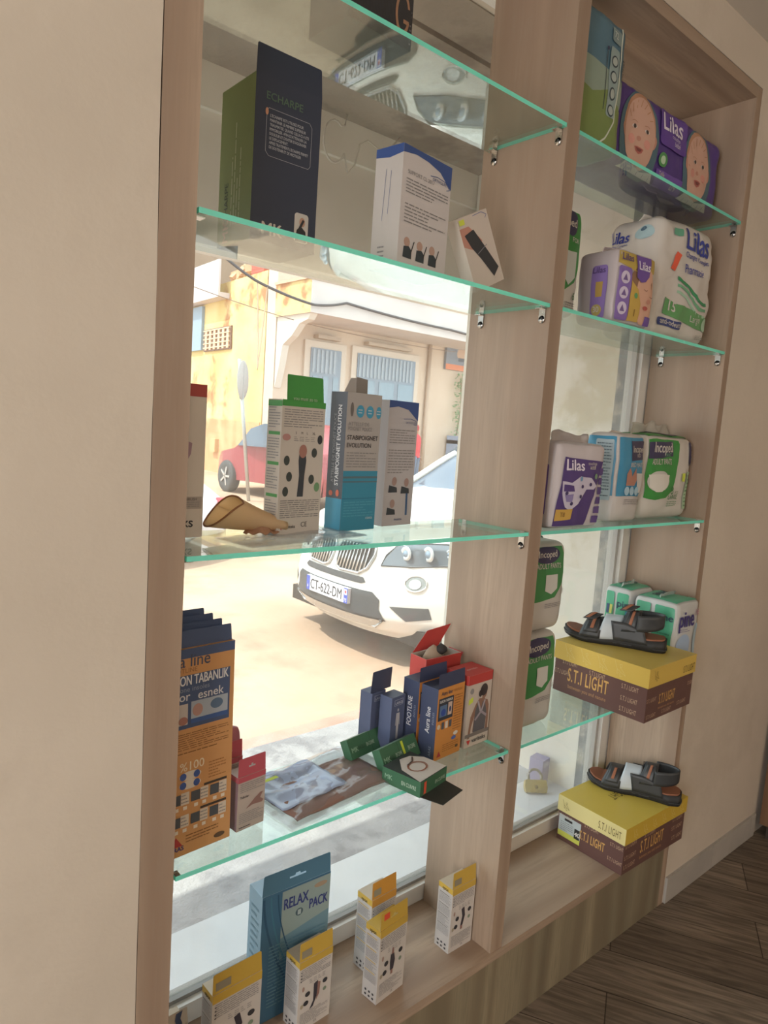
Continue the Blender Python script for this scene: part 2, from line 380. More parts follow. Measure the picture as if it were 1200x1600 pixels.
# ================================================================== DISPLAY UNIT
unit = thing('display_unit', 'oak laminate window display unit with two bays and glass shelves', 'display shelving', (0, 0, 0))
mb = MB(); mb.box((-0.051, 0.0, 0.0), (-0.001, DEP, TOP+0.028), WOOD_V); mb.build('side_panel', unit, bevel=0.001)
mb = MB(); mb.box((XD, 0.0, SILL), (XD2, DEP, TOP), WOOD_V); mb.build('divider', unit, bevel=0.001)
mb = MB(); mb.box((XR, 0.0, 0.0), (XRo, DEP, TOP+0.028), WOOD_V); mb.build('side_panel', unit, bevel=0.001)
mb = MB(); mb.box((-0.001, 0.0, TOP), (XR, DEP, TOP+0.028), WOOD_H); mb.build('top_panel', unit, bevel=0.001)
mb = MB(); mb.box((-0.001, -0.002, SILL-0.022), (XR, DEP+0.04, SILL), WOOD_H); mb.build('bottom_board', unit, bevel=0.0008)
mb = MB(); mb.box((-0.001, 0.0, 0.001), (XR, 0.02, SILL-0.022), WOOD_G); mb.build('plinth', unit)

def bracket(x, y, z, side):
    """chrome shelf support: foot plate screwed to the board, lip under and over the glass"""
    mb = MB(); s = side
    mb.cbox((x+s*0.0015, y, z-0.019), (0.003, 0.015, 0.022), CHROME)
    mb.lathe((x+s*0.0015, y, z-0.030), [(0.0001, -0.0015), (0.0075, -0.0015), (0.0075, 0.0015), (0.0001, 0.0015)], CHROME, 14, 'X')
    mb.lathe((x+s*0.0032, y, z-0.028), [(0.0001, 0.0008), (0.0028, 0.0006), (0.003, 0)] if s > 0 else [(0.003, 0), (0.0028, -0.0006), (0.0001, -0.0008)], DARK, 10, 'X')
    mb.cbox((x+s*0.007, y, z-0.0095), (0.016, 0.016, 0.002), CHROME)
    mb.cbox((x+s*0.0012, y, z-0.0045), (0.0022, 0.012, 0.010), CHROME)
    return mb.build('shelf_bracket', unit)
TH = 0.0075
names = {1: 'top', 2: 'second', 3: 'third', 4: 'lowest'}
for zi, z in ((1, S1), (2, S2), (3, S3), (4, S4)):
    for bay, (x0, x1) in (('left', (0.003, XD-0.002)), ('right', (XD2+0.002, XR-0.002))):
        mb = MB(); mb.box((x0, 0.001, z-TH), (x1, 0.199, z), SHELF, dict(front=EDGE, left=EDGE, right=EDGE))
        tag(mb.build('glass_shelf', bevel=0), f'{names[zi]} clear green-edged glass shelf in the {bay} bay of the wooden unit', 'shelf', 'glass shelves of the display unit')
        for y in (0.018, 0.182):
            bracket(x0-0.0018, y, z, 1); bracket(x1+0.0018, y, z, -1)

# window of the shop: white aluminium frame, panes, marble sill, jambs and head
FW = M('#e4e1dc', 0.3)
win = thing('window_1', None, None); win['kind'] = 'structure'
mb = MB()
for (a, b) in (((-0.05, DEP+0.004, SILL+0.001), (1.60, DEP+0.052, SILL+0.042)), ((-0.05, DEP+0.004, 2.29), (1.60, DEP+0.052, 2.335)),
               ((-0.05, DEP+0.004, SILL+0.042), (-0.01, DEP+0.052, 2.29)), ((1.492, DEP+0.004, SILL+0.042), (1.60, DEP+0.052, 2.29))):
    mb.box(a, b, FW)
mb.box((-0.05, DEP+0.018, SILL+0.042), (1.60, DEP+0.044, SILL+0.050), M('#8f8c88', 0.3)); mb.box((1.480, DEP+0.016, SILL+0.05), (1.492, DEP+0.046, 2.29), M('#b5b2ad', 0.35))
mb.build('window_frame', win, bevel=0.002)
mb = MB(); mb.box((-0.01, DEP+0.028, SILL+0.050), (1.485, DEP+0.033, 2.29), PANE); mb.build('pane', win)
MARB = plaster('white_marble', '#d5d6da', '#e6e7ea', 5, 0.02, '#b9bbc4', 0.35, rough=0.35)
sbox('trim_1', (-0.35, DEP+0.053, 0.17), (1.60, 0.47, 0.205), MARB)
JAMB = plaster('painted_jamb', '#ddd5c8', '#e9e3d8', 4, 0.12, '#b7a985', 0.5, sscale=3)
sbox('wall_jamb_right', (1.545, DEP+0.095, 0.205), (2.2, 0.98, 2.60), JAMB)
sbox('wall_jamb_edge', (1.515, DEP+0.053, 0.205), (2.2, DEP+0.095, 2.60), plaster('grey_sealed_jamb', '#6d7274', '#8b8f90', 12, 0.3, '#c9c2b2', 0.5, sscale=9))
CONC = plaster('dirty_concrete', '#8f867a', '#a89e90', 4, 0.35, '#574f47', 0.55, sscale=2.5)
mb = MB(); mb.box((-2.6, 0.30, 2.30), (3.4, 0.44, 2.50), CONC); mb.box((-2.6, 0.452, 2.296), (3.4, 1.0, 2.50), CONC); mb.box((-2.6, 0.44, 2.315), (3.4, 0.452, 2.5), M('#4a453f'))
tag(mb.build('canopy_soffit'), kind='structure')
FASC = plaster('canopy_plaster', '#e2dad0', '#ece5dc', 2, 0.1, '#8d8478', 0.3)
mb = MB(); mb.box((-2.6, 1.0, 1.83), (3.4, 1.12, 2.50), FASC); mb.box((-2.6, 0.985, 2.18), (3.4, 1.0, 2.30), FASC); mb.box((-2.6, 1.12, 2.2), (3.4, 1.5, 2.5), FASC)
tag(mb.build('canopy_fascia'), kind='structure')

mb = MB(); cp = [(0.90, 0.93, 2.285), (0.895, 0.93, 2.25)]+[(0.86+0.040*math.cos(1.0+k*0.35), 0.93, 2.195+0.060*math.sin(1.0+k*0.35)) for k in range(15)]+[(0.915, 0.93, 2.12), (0.94, 0.93, 2.15), (0.955, 0.93, 2.215), (0.985, 0.93, 2.235), (1.03, 0.935, 2.225), (1.08, 0.935, 2.24), (1.12, 0.94, 2.285)]
mb.tube(cp, 0.003, M('#d9d2c8'), 6)
tag(mb.build('curly_cable'), 'thin white cable hanging in loops under the concrete canopy outside', 'cable')
# ================================================================== STREET
SAND = plaster('sandy_road', '#b0947e', '#c4a892', 0.9, 0.5, '#967a68', 0.45, sscale=0.7)
PAVE = plaster('grey_pavement', '#8f8d8f', '#a9a6a6', 6, 0.5, '#6d6b70', 0.6, sscale=5)
def gz(y): return -0.33 if y < 5.5 else -0.33+min(1, (y-5.5)/6.0)*0.25
mb = MB(); mb.grid(lambda u, v: Vector((-14+u*50, 1.9+v*30, gz(1.9+v*30))), 20, 60, SAND, False)
tag(mb.build('street'), kind='structure')
mb = MB(); mb.box((-6, 0.44, -0.45), (12, 1.80, -0.15), PAVE); mb.box((-6, 0.44, -0.15), (12, 0.62, 0.02), PAVE)
tag(mb.build('pavement'), kind='structure')
sbox('kerb', (-6, 1.80, -0.45), (12, 1.93, -0.17), plaster('red_kerb', '#b98373', '#c9998a', 5, 0.3, '#a9a09a', 0.4))

# ================================================================== HELPERS FOR GOODS
def carton(name, label, cat, x, y, z, ang, w, d, h, m, mats=None, group=None, tilt=(0, 0)):
    t = thing(name, label, cat, (x, y, z+0.0006), (math.radians(tilt[0]), math.radians(tilt[1]), math.radians(ang)), group)
    mb = MB(); mb.box((0, 0, 0), (w, d, h), m, mats)
    F = dict(front=Fr((0,0,0), (1,0,0), (0,0,1), w, h), left=Fr((0,d,0), (0,-1,0), (0,0,1), d, h), top=Fr((0,0,h), (1,0,0), (0,1,0), w, d), right=Fr((w,0,0), (0,1,0), (0,0,1), d, h))
    return t, mb, F
def flap(parent, w, y, z, hh, m, inner=None, lean=0.0, name='hang_flap', hole=True, x0=0.0):
    """upright cardboard tab with a euro slot"""
    mb = MB(); fr = Fr((x0, y, z), (1,0,0), (0, math.sin(lean), math.cos(lean)), w, hh)
    hl = None
    if hole: hl = [(0.38,0.52),(0.46,0.52),(0.47,0.62),(0.53,0.62),(0.54,0.52),(0.62,0.52),(0.62,0.42),(0.38,0.42)]
    mb.poly(fr, [(0,0),(1,0),(0.985,0.95),(0.97,1),(0.03,1),(0.015,0.95)], m, 0, hole=hl)
    fb = Fr(fr.O-fr.N*0.0006, fr.U, fr.V, w, hh); n0 = len(mb.f)
    mb.poly(fb, [(0,0),(1,0),(0.985,0.95),(0.97,1),(0.03,1),(0.015,0.95)], inner or m, 0, hole=hl)
    for i in range(n0, len(mb.f)): mb.f[i].reverse()
    return mb.build(name, parent), fr

def pack(name, label, cat, x, y, z, ang, w, d, h, m, r=0.018, b=0.006, cr=0.003, group=None, seed=0, n=14):
    """soft plastic pack: rounded, bulging and crinkled"""
    t = thing(name, label, cat, (x, y, z+0.001), (0, 0, math.radians(ang)), group)
    mb = MB(); half = Vector((w/2, d/2, h/2)); cen = Vector((w/2, d/2, h/2))
    def warp(p):
        q = p-cen; rr = min(r, half.x*0.9, half.y*0.9)
        inn = Vector([max(-(half[i]-rr), min(half[i]-rr, q[i])) for i in range(3)]); df = q-inn
        L = max(abs(df.x), abs(df.y), abs(df.z))
        if L > 0: q = inn+df.normalized()*L
        X, Y, Z = [max(-1.0, min(1.0, q[i]/half[i])) for i in range(3)]
        s = Vector((q.x, q.y, q.z))
        s.y += b*Y*(1-X*X)*(1-Z*Z); s.x += b*X*(1-Y*Y)*(1-Z*Z); s.z += (b*0.5*Z*(1-X*X)*(1-Y*Y) if Z > 0 else 0)
        nz = noise.noise_vector(Vector((q.x, q.y, q.z))*16+Vector((seed*7.3, seed, 0)))*cr + noise.noise_vector(Vector((q.x, q.y, q.z))*45+Vector((0, seed*3.1, 0)))*cr*0.45
        fl = min(1.0, max(0.0, (q.z+half.z)/0.02)); s += Vector((nz.x, nz.y, nz.z*fl*0.7)); s += cen
        s.z = max(s.z, 0.0)
        return s
    mb.warp = warp; mb.lay = 0.00055
    nn = [max(4, int(L/0.010)) for L in (w, d, h)]
    def face(O, U, V, nu, nv):
        O, U, V = Vector(O), Vector(U), Vector(V); mb.grid(lambda u, v: O+U*u+V*v, nu, nv, m)
    face((0,0,0), (w,0,0), (0,0,h), nn[0], nn[2]); face((w,d,0), (-w,0,0), (0,0,h), nn[0], nn[2])
    face((0,d,0), (0,-d,0), (0,0,h), nn[1], nn[2]); face((w,0,0), (0,d,0), (0,0,h), nn[1], nn[2])
    face((0,0,h), (w,0,0), (0,d,0), nn[0], nn[1]); face((0,d,0), (w,0,0), (0,-d,0), nn[0], nn[1])
    F = dict(front=Fr((0,0,0), (1,0,0), (0,0,1), w, h), left=Fr((0,d,0), (0,-1,0), (0,0,1), d, h), top=Fr((0,0,h), (1,0,0), (0,1,0), w, d))
    for f in F.values(): f.O = f.O+f.N*0.0009
    return t, mb, F
def crimp(parent, w, d, h, m, x0=0.0, hh=0.03, seed=0, y0=None):
    """gathered film along the top of a soft pack"""
    mb = MB(); yy = d*0.5 if y0 is None else y0
    def fn(u, v):
        s = u*w*0.9; n1 = noise.noise(Vector((s*30, seed*5.0, v*1.5)))
        return Vector((x0+w*0.05+s+0.01*v*math.sin(u*9+seed), yy+0.012*n1*(0.3+v)+0.02*v*(u-0.5), h-0.006+hh*v*(0.75+0.45*noise.noise(Vector((s*14, seed*2.0, 0))))))
    mb.grid(fn, 40, 6, m); return mb.build('seal_film', parent, solid=0.0005)
FILM = M('#cfcac4', 0.25, 0.5, 0, 0.35)
INK = M('#2a2a32'); GREYP = M('#8d8b8c'); BLUEP = M('#2b3fa0')
# ================================================================== TOP SHELF, LEFT BAY
t, mb, F = carton('black_box', 'black box with copper letter C and fine stripes on the top shelf', 'box', 0.245, 0.035, S1, 2, 0.130, 0.10, 0.20, M('#1b1b20', 0.4))
f = F['front']; cop = M('#b58a6c', 0.35, 0.5, 0.5)
for i in range(30): mb.rect(f, 0.03+i*0.023, 0.02, 0.036+i*0.023, 0.9, M('#2e2e36'))
mb.ell(f, 0.83, 0.24, 0.12, 0.16, cop, 2, 28); mb.ell(f, 0.83, 0.24, 0.085, 0.125, M('#1b1b20', 0.4), 3, 28); mb.rect(f, 0.86, 0.19, 0.97, 0.29, M('#1b1b20', 0.4), 4); mb.rect(f, 0.84, 0.17, 0.93, 0.2, cop, 5)
mb.lines(f, 0.955, 0.03, 0.985, 0.3, 8, GREYP)
mb.build('body', t)

# ================================================================== SECOND SHELF, LEFT BAY
NAVY = M('#1d2a42', 0.45); OLIVE = M('#7d8f55', 0.5)
t, mb, F = carton('sling_box', 'tall navy box reading ECHARPE with an olive green side, second shelf', 'box', 0.125, 0.088, S2, 0, 0.117, 0.104, 0.236, NAVY, dict(left=OLIVE, top=M('#3e4a2a')))
f = F['front']; g = M('#6f8a68')
mb.text(f, 'ECHARPE', 0.16, 0.865, 0.0155, M('#4d6a55'), bold=0.02)
mb.text(f, 'MK', 0.17, 0.05, 0.026, M('#cfc6bb'), bold=0.04)
lt = M('#b9bcc2')
for i, s in enumerate(["L'ECHARPE EST UTILISEE POUR", 'MAINTENIR LE MEMBRE SUPERIEUR', "TRAUMATISE, QUAND CELUI-CI A ETE", 'IMMOBILISE. AFIN D\'ATTENUER LA', 'DOULEUR ET D\'EVITER D\'AGGRAVER', 'LE DEPLACEMENT.', "APRES TRAITEMENT L'ECHARPE PERMET", 'DE SOUTENIR ET DE PROTEGER']):
    mb.text(f, s, 0.22, 0.765-i*0.027, 0.0058, lt, bold=0.01, fit=min(0.07, len(s)*0.0022))
q = [(0.17,0.80),(0.2,0.815),(0.82,0.815),(0.86,0.79),(0.86,0.55),(0.83,0.53),(0.22,0.53),(0.17,0.555),(0.17,0.80)]
mb.line(f, q, 0.0005, lt, 2); mb.ell(f, 0.17, 0.79, 0.022, 0.022, M('#c08a6a'), 3)
mb.rrect(f, 0.66, 0.05, 0.88, 0.24, 0.005, M('#c9c3bc'), 1); mb.poly(f, [(0.68,0.06),(0.86,0.06),(0.84,0.13),(0.76,0.16),(0.70,0.13)], M('#1a1c22'), 2); mb.ell(f, 0.78, 0.185, 0.045, 0.03, M('#b88f79'), 3); mb.line(f, [(0.72,0.12),(0.80,0.20)], 0.004, M('#1a1c22'), 4)
f = F['left']; mb.text(f, 'ECHARPE', 0.30, 0.12, 0.016, M('#3c4a2c'), rot=PI/2, bold=0.01)
mb.text(f, 'MK', 0.34, 0.02, 0.025, M('#c9a184'), rot=PI/2, bold=0.04)
for k in range(4):
    fr = Fr(f.p(0.42+k*0.08, 0.12), f.V, -f.U, 0.17-0.02*k, 0.003); mb.lines(fr, 0, 0, 1, 1, 1, M('#c3c9a5'), 1, seed=k, th=0.7)
mb.build('body', t)
fm, fr = flap(t, 0.117, 0.0, 0.236, 0.042, NAVY, M('#b9b0a5'), 0.05, hole=False)

PW = M('#cfcaca', 0.5); RB = M('#2f4f8f', 0.45)
t, mb, F = carton('orthopaedic_support_box', 'white box with blue curved top beside the navy box, second shelf', 'box', 0.371, 0.034, S2, 8, 0.132, 0.061, 0.197, PW, dict(left=M('#c7c0ba')))
f = F['front']
mb.poly(f, [(0,1),(0,0.93),(0.25,0.955),(0.5,0.945),(0.75,0.91),(1,0.80),(1,1)], RB, 1)
mb.line(f, [(0.55,0.845),(0.7,0.86),(0.88,0.85),(0.97,0.80),(0.9,0.785)], 0.0011, RB, 2); mb.text(f, 'ORTHOLIFE', 0.60, 0.815, 0.0075, M('#4c5f8c'))
mb.text(f, 'SUPPORT CL 2017', 0.10, 0.78, 0.009, GREYP); mb.lines(f, 0.08, 0.62, 0.95, 0.75, 5, GREYP, 2, 3); mb.lines(f, 0.08, 0.38, 0.93, 0.55, 6, GREYP, 2, 4)
for i in range(3):
    u = 0.17+0.26*i
    mb.poly(f, [(u-0.07,0.10),(u+0.1,0.10),(u+0.1,0.17),(u+0.04,0.2),(u-0.06,0.19)], M('#26343d'), 2); mb.ell(f, u, 0.23, 0.06, 0.04, M('#b9988a'), 1); mb.line(f, [(u+0.08,0.14),(u+0.14,0.25)], 0.002, DARK, 3)
f = F['left']; mb.poly(f, [(0,1),(0,0.93),(0.5,0.91),(1,0.93),(1,1)], RB, 1); mb.line(f, [(0.55,0.45),(0.6,0.8)], 0.0008, M('#5c6a94'), 2); mb.line(f, [(0.35,0.4),(0.42,0.82)], 0.0008, M('#5c6a94'), 2)
mb.lines(f, 0.25, 0.05, 0.5, 0.2, 4, GREYP, 2, 9)
mb.build('body', t)

# leaning box with an elbow support
t = thing('elbow_support_box', 'small white box with dark sleeve picture leaning against the divider, second shelf', 'box', (0.598, 0.060, S2+0.001), (math.radians(-3), math.radians(-27), 0))
mb = MB(); w, d, h = 0.085, 0.03, 0.135; mb.box((0, 0, 0.0), (w, d, h), M('#c9bdb2', 0.5)); f = Fr((0,0,0), (1,0,0), (0,0,1), w, h)
mb.poly(f, [(0,0.62),(0.0,0.86),(0.3,0.86),(0.62,0.62),(0.4,0.5)], M('#b98372'), 1); mb.poly(f, [(0.10,0.76),(0.42,0.80),(0.66,0.52),(0.92,0.20),(0.70,0.10),(0.42,0.40),(0.22,0.58)], M('#27292e', 0.7), 2); mb.line(f, [(0.36,0.47),(0.72,0.55)], 0.0014, M('#7d7f84'), 3)
mb.line(f, [(0.5,0.97),(0.8,0.98),(0.95,0.93),(0.88,0.89)], 0.001, RB, 2); mb.rect(f, 0.03, 0.9, 0.2, 0.97, M('#cfd84a'), 3)
mb.build('body', t)

# ================================================================== THIRD SHELF, LEFT BAY
t, mb, F = carton('wrist_brace_box', 'white box with a red top and a raised hand picture, half behind the left panel', 'box', 0.008, 0.14, S3, 0, 0.084, 0.045, 0.24, M('#ddd3c8'))
f = F['front']; RD = M('#b8453f'); mb.rect(f, 0, 0.92, 1, 1, RD)
mb.poly(f, [(0.2,0.28),(0.55,0.28),(0.56,0.45),(0.72,0.55),(0.74,0.62),(0.66,0.63),(0.56,0.56),(0.5,0.70),(0.42,0.70),(0.38,0.58),(0.2,0.5)], M('#a98a96'), 1)
mb.rect(f, 0.1, 0.19, 0.97, 0.27, M('#b3a89f'), 2); mb.text(f, 'BRACE BRUSH', 0.42, 0.245, 0.006, INK, 3); mb.lines(f, 0.4, 0.2, 0.92, 0.24, 3, GREYP, 3, 5)
mb.text(f, 'variteks', 0.80, 0.07, 0.022, INK, 2, align='R', bold=0.03)
mb.build('body', t)
fm, fr = flap(t, 0.05, 0.03, 0.24, 0.032, RD, M('#c9b9a9'), 0.0, hole=False, x0=0.012)

# beige fabric sleeve on its clear bag
t = thing('beige_brace_sleeve', 'beige fabric brace lying folded open beside the red-topped box', 'brace', (0.165, 0.125, S3+0.004), (0, 0, math.radians(-6)))
mb = MB(); BE = M('#f2dcb8', 0.85, 0.1, 0, 0.5)
def cone(u, v):      # mouth at left (v=0) narrowing to the right (v=1)
    a = 2*PI*u; r1 = 0.034; r2 = 0.012; rr = r1+(r2-r1)*v; x = -0.042+0.110*v+0.030*math.sin(a)*(1-v)
    rise = 1+0.18*math.sin(2*a+1)*(1-v)
    return Vector((x, rr*math.cos(a)*1.0, 0.005+max(0.0, rr*(1+math.sin(a))*rise*0.72)+0.010*(1-v)*(1-v)))
mb.grid(cone, 36, 14, BE); mb.build('sleeve', t, solid=0.0016)
mb = MB(); mb.tube([cone(i/36, 0) for i in range(36)], 0.0016, M('#9c6b45', 0.8), 6, True); mb.build('hem', t)
mb = MB()
mb.grid(lambda u, v: Vector((-0.012+0.06*u, -0.012-0.012*v+0.004*math.sin(u*9), 0.004+0.016*(1-v)*(1-abs(2*u-1))+0.002*math.sin(u*20))), 20, 6, M('#a97f63', 0.85)); mb.build('strap', t, solid=0.0015)
def bag(name, label, cat, loc, rot, w, d, amp, seed, group=None):
    t = thing(name, label, cat, loc, rot, group); mb = MB()
    def fn(u, v, k=0):
        e = min(u, 1-u, v, 1-v)*6; e = min(1, e)
        return Vector((u*w, v*d, 0.0015+k*(0.0015+amp*e*(0.5+0.9*noise.noise(Vector((u*5+seed, v*4, k))))+amp*0.35*e*abs(noise.noise(Vector((u*16+seed, v*13, k)))))))
    mb.grid(lambda u, v: fn(u, v, 0), 30, 20, CLEAR); mb.grid(lambda u, v: fn(u, v, 1), 40, 30, CLEAR)
    mb.build('film', t); return t, fn
t, fn = bag('clear_plastic_bag', 'flat clear plastic bag on the third shelf under the beige sleeve', 'bag', (0.115, 0.02, S3), (0, 0, math.radians(9)), 0.26, 0.10, 0.005, 2)

def verti_box(name, label, x, y, ang, w, d, h, m, mats, group=None): return carton(name, label, 'box', x, y, S3, ang, w, d, h, m, mats, group)
GR = M('#3f9a45', 0.5); PB = M('#cdc6be', 0.5)
t, mb, F = verti_box('knee_support_box', 'off-white box with green raised flap and printed knee brace instructions', 0.209, 0.106, 8, 0.097, 0.036, 0.228, PB, dict(left=M('#d2c9bf'), top=GR))
f = F['front']; mb.rect(f, 0, 0.955, 1, 1, GR); mb.lines(f, 0.05, 0.80, 0.95, 0.94, 8, GREYP, 2, 11)
for i in range(4): mb.text(f, ['S','M','L','XL'][i], 0.32+0.13*i, 0.755, 0.006, INK); mb.lines(f, 0.29+0.13*i, 0.70, 0.39+0.13*i, 0.74, 3, GREYP, 2, i)
mb.ell(f, 0.12, 0.73, 0.09, 0.025, M('#b98a86'), 2); mb.ell(f, 0.9, 0.72, 0.06, 0.035, M('#2a3038'), 2)
for u, v in ((0.15,0.56),(0.78,0.62),(0.22,0.44),(0.74,0.42),(0.15,0.33),(0.88,0.36)): mb.ell(f, u, v, 0.065, 0.036, M('#36403f') if u < 0.5 or v > 0.4 else M('#6f9a70'), 2)
mb.poly(f, [(0.42,0.29),(0.56,0.29),(0.57,0.45),(0.6,0.56),(0.56,0.66),(0.44,0.66),(0.42,0.56),(0.45,0.45)], M('#2f3742'), 2); mb.ell(f, 0.51, 0.63, 0.09, 0.05, M('#a9786c'), 3)
mb.lines(f, 0.05, 0.13, 0.95, 0.27, 9, M('#7d7a7c'), 2, 12)
mb.text(f, 'variteks', 0.16, 0.055, 0.008, INK, 2, bold=0.02); mb.poly(f, [(0.05,0.09),(0.13,0.09),(0.1,0.04)], M('#b43c3c'), 2); mb.text(f, 'CE', 0.55, 0.06, 0.012, INK)
f = F['left']
for i, v in enumerate((0.98, 0.755, 0.535, 0.30)): mb.rect(f, 0.0 if i == 0 else 0.12, v-(0.03 if i == 0 else 0.012), 1 if i == 0 else 0.93, v+0.012, GR, 1); mb.lines(f, 0.1, v-0.19, 0.9, v-0.03, 8, GREYP, 2, 20+i)
for (u, v) in ((0.25,0.055),(0.5,0.05),(0.75,0.05)): mb.ell(f, u, v, 0.08, 0.015, INK, 2, 12)
mb.build('body', t)
fm, fr = flap(t, 0.083, 0.004, 0.226, 0.044, GR, M('#8fae85'), 0.08, hole=False, x0=0.013)
mbx = MB(); mbx.text(Fr(fr.O, fr.U, fr.V, fr.W, fr.H), 'you must go to', 0.16, 0.06, 0.0088, M('#b9d3b4'), 2, bold=0.01); mbx.build('printed_words', t)

BL = M('#2f8fb0', 0.45); CH = M('#4a4e58', 0.45); GY = M('#aeaaa8', 0.5)
t, mb, F = verti_box('wrist_splint_box', 'grey and blue box reading STABIPOIGNET EVOLUTION, third shelf', 0.352, 0.120, 7, 0.090, 0.042, 0.252, GY, dict(left=CH))
f = F['front']; mb.rect(f, 0, 0, 1, 0.44, BL); mb.rect(f, 0, 0.385, 1, 0.40, M('#55727f'), 2); mb.rect(f, 0, 0.355, 1, 0.365, M('#55727f'), 2); mb.rect(f, 0, 0.235, 1, 0.24, M('#1f6f90'), 2)
mb.text(f, 'ATTELLE DE', 0.06, 0.765, 0.0100, GREYP); mb.text(f, 'POIGNET POUCE', 0.06, 0.73, 0.0100, GREYP, fit=0.062)
mb.text(f, 'STABIPOIGNET', 0.05, 0.665, 0.0115, INK, bold=0.025, fit=0.080); mb.text(f, 'EVOLUTION', 0.05, 0.61, 0.0115, INK, bold=0.025)
mb.lines(f, 0.06, 0.46, 0.92, 0.58, 6, GREYP, 2, 31)
mb.ell(f, 0.14, 0.88, 0.045, 0.05, M('#6d6866'), 2)
for u in (0.38, 0.66, 0.92): mb.ell(f, u, 0.87, 0.11 if u < 0.9 else 0.075, 0.045, M('#3f9cc0'), 2); mb.lines(f, u-0.06, 0.85, u+0.05, 0.89, 2, M('#cfd8dc'), 3, 5)
mb.lines(f, 0.06, 0.10, 0.95, 0.22, 6, M('#4fa3bf'), 2, 33); mb.text(f, 'cizeta', 0.72, 0.08, 0.008, M('#cfdfe4'))
f = F['left']; mb.rect(f, 0, 0, 1, 0.235, BL)
mb.text(f, 'STABIPOIGNET EVOLUTION', 0.72, 0.33, 0.0135, M('#d3d4d6'), rot=PI/2, bold=0.03, fit=0.145); mb.text(f, 'ATTELLE DE POIGNET POUCE', 0.42, 0.35, 0.0095, M('#9ea0a6'), rot=PI/2, fit=0.125)
mb.ell(f, 0.3, 0.27, 0.12, 0.02, M('#d0694f'), 2); mb.ell(f, 0.72, 0.275, 0.1, 0.025, M('#d0694f'), 2)
mb.build('body', t)
mb = MB(); mb.poly(Fr((0.01, 0.02, 0.252), (1,0,0), (0,0.1,1), 0.035, 0.028), [(0,0),(1,0),(0.95,1),(0.5,0.95)], GY, 0); mb.build('open_flap', t, solid=0.0008); mb = MB(); mb.poly(Fr((0.040, 0.02, 0.252), (1,0,0), (0,0.05,1), 0.03, 0.03), [(0,0),(1,0),(1,0.9),(0.05,1)], M('#87817c'), 0); mb.build('open_flap', t, solid=0.0008)

t, mb, F = verti_box('elastic_support_box', 'grey-white box with blue curved top, behind the grey and blue box', 0.477, 0.150, 7, 0.088, 0.040, 0.247, M('#bcb9bd'), None)
f = F['front']; mb.poly(f, [(0,1),(0,0.94),(0.3,0.955),(0.65,0.935),(1,0.85),(1,1)], RB); mb.line(f, [(0.5,0.86),(0.75,0.865),(0.93,0.85),(0.96,0.82),(0.85,0.82)], 0.001, RB, 2); mb.text(f, 'ORTHOLIFE', 0.58, 0.825, 0.006, M('#5c6c92'))
mb.lines(f, 0.07, 0.66, 0.93, 0.78, 6, GREYP, 2, 41); mb.lines(f, 0.07, 0.42, 0.93, 0.62, 9, GREYP, 2, 42)
for u, v in ((0.3,0.33),(0.72,0.32),(0.28,0.15)): mb.poly(f, [(u-0.16,v-0.06),(u+0.14,v-0.06),(u+0.12,v-0.02),(u-0.14,v)], M('#2c3640'), 2); mb.ell(f, u+0.02, v+0.03, 0.08, 0.035, M('#a78c86'), 3)
mb.line(f, [(0.8,0.08),(0.78,0.26)], 0.006, M('#3a5f8a'), 2); mb.text(f, 'PHARMA', 0.4, 0.04, 0.006, M('#3d4f86'))
mb.build('body', t)

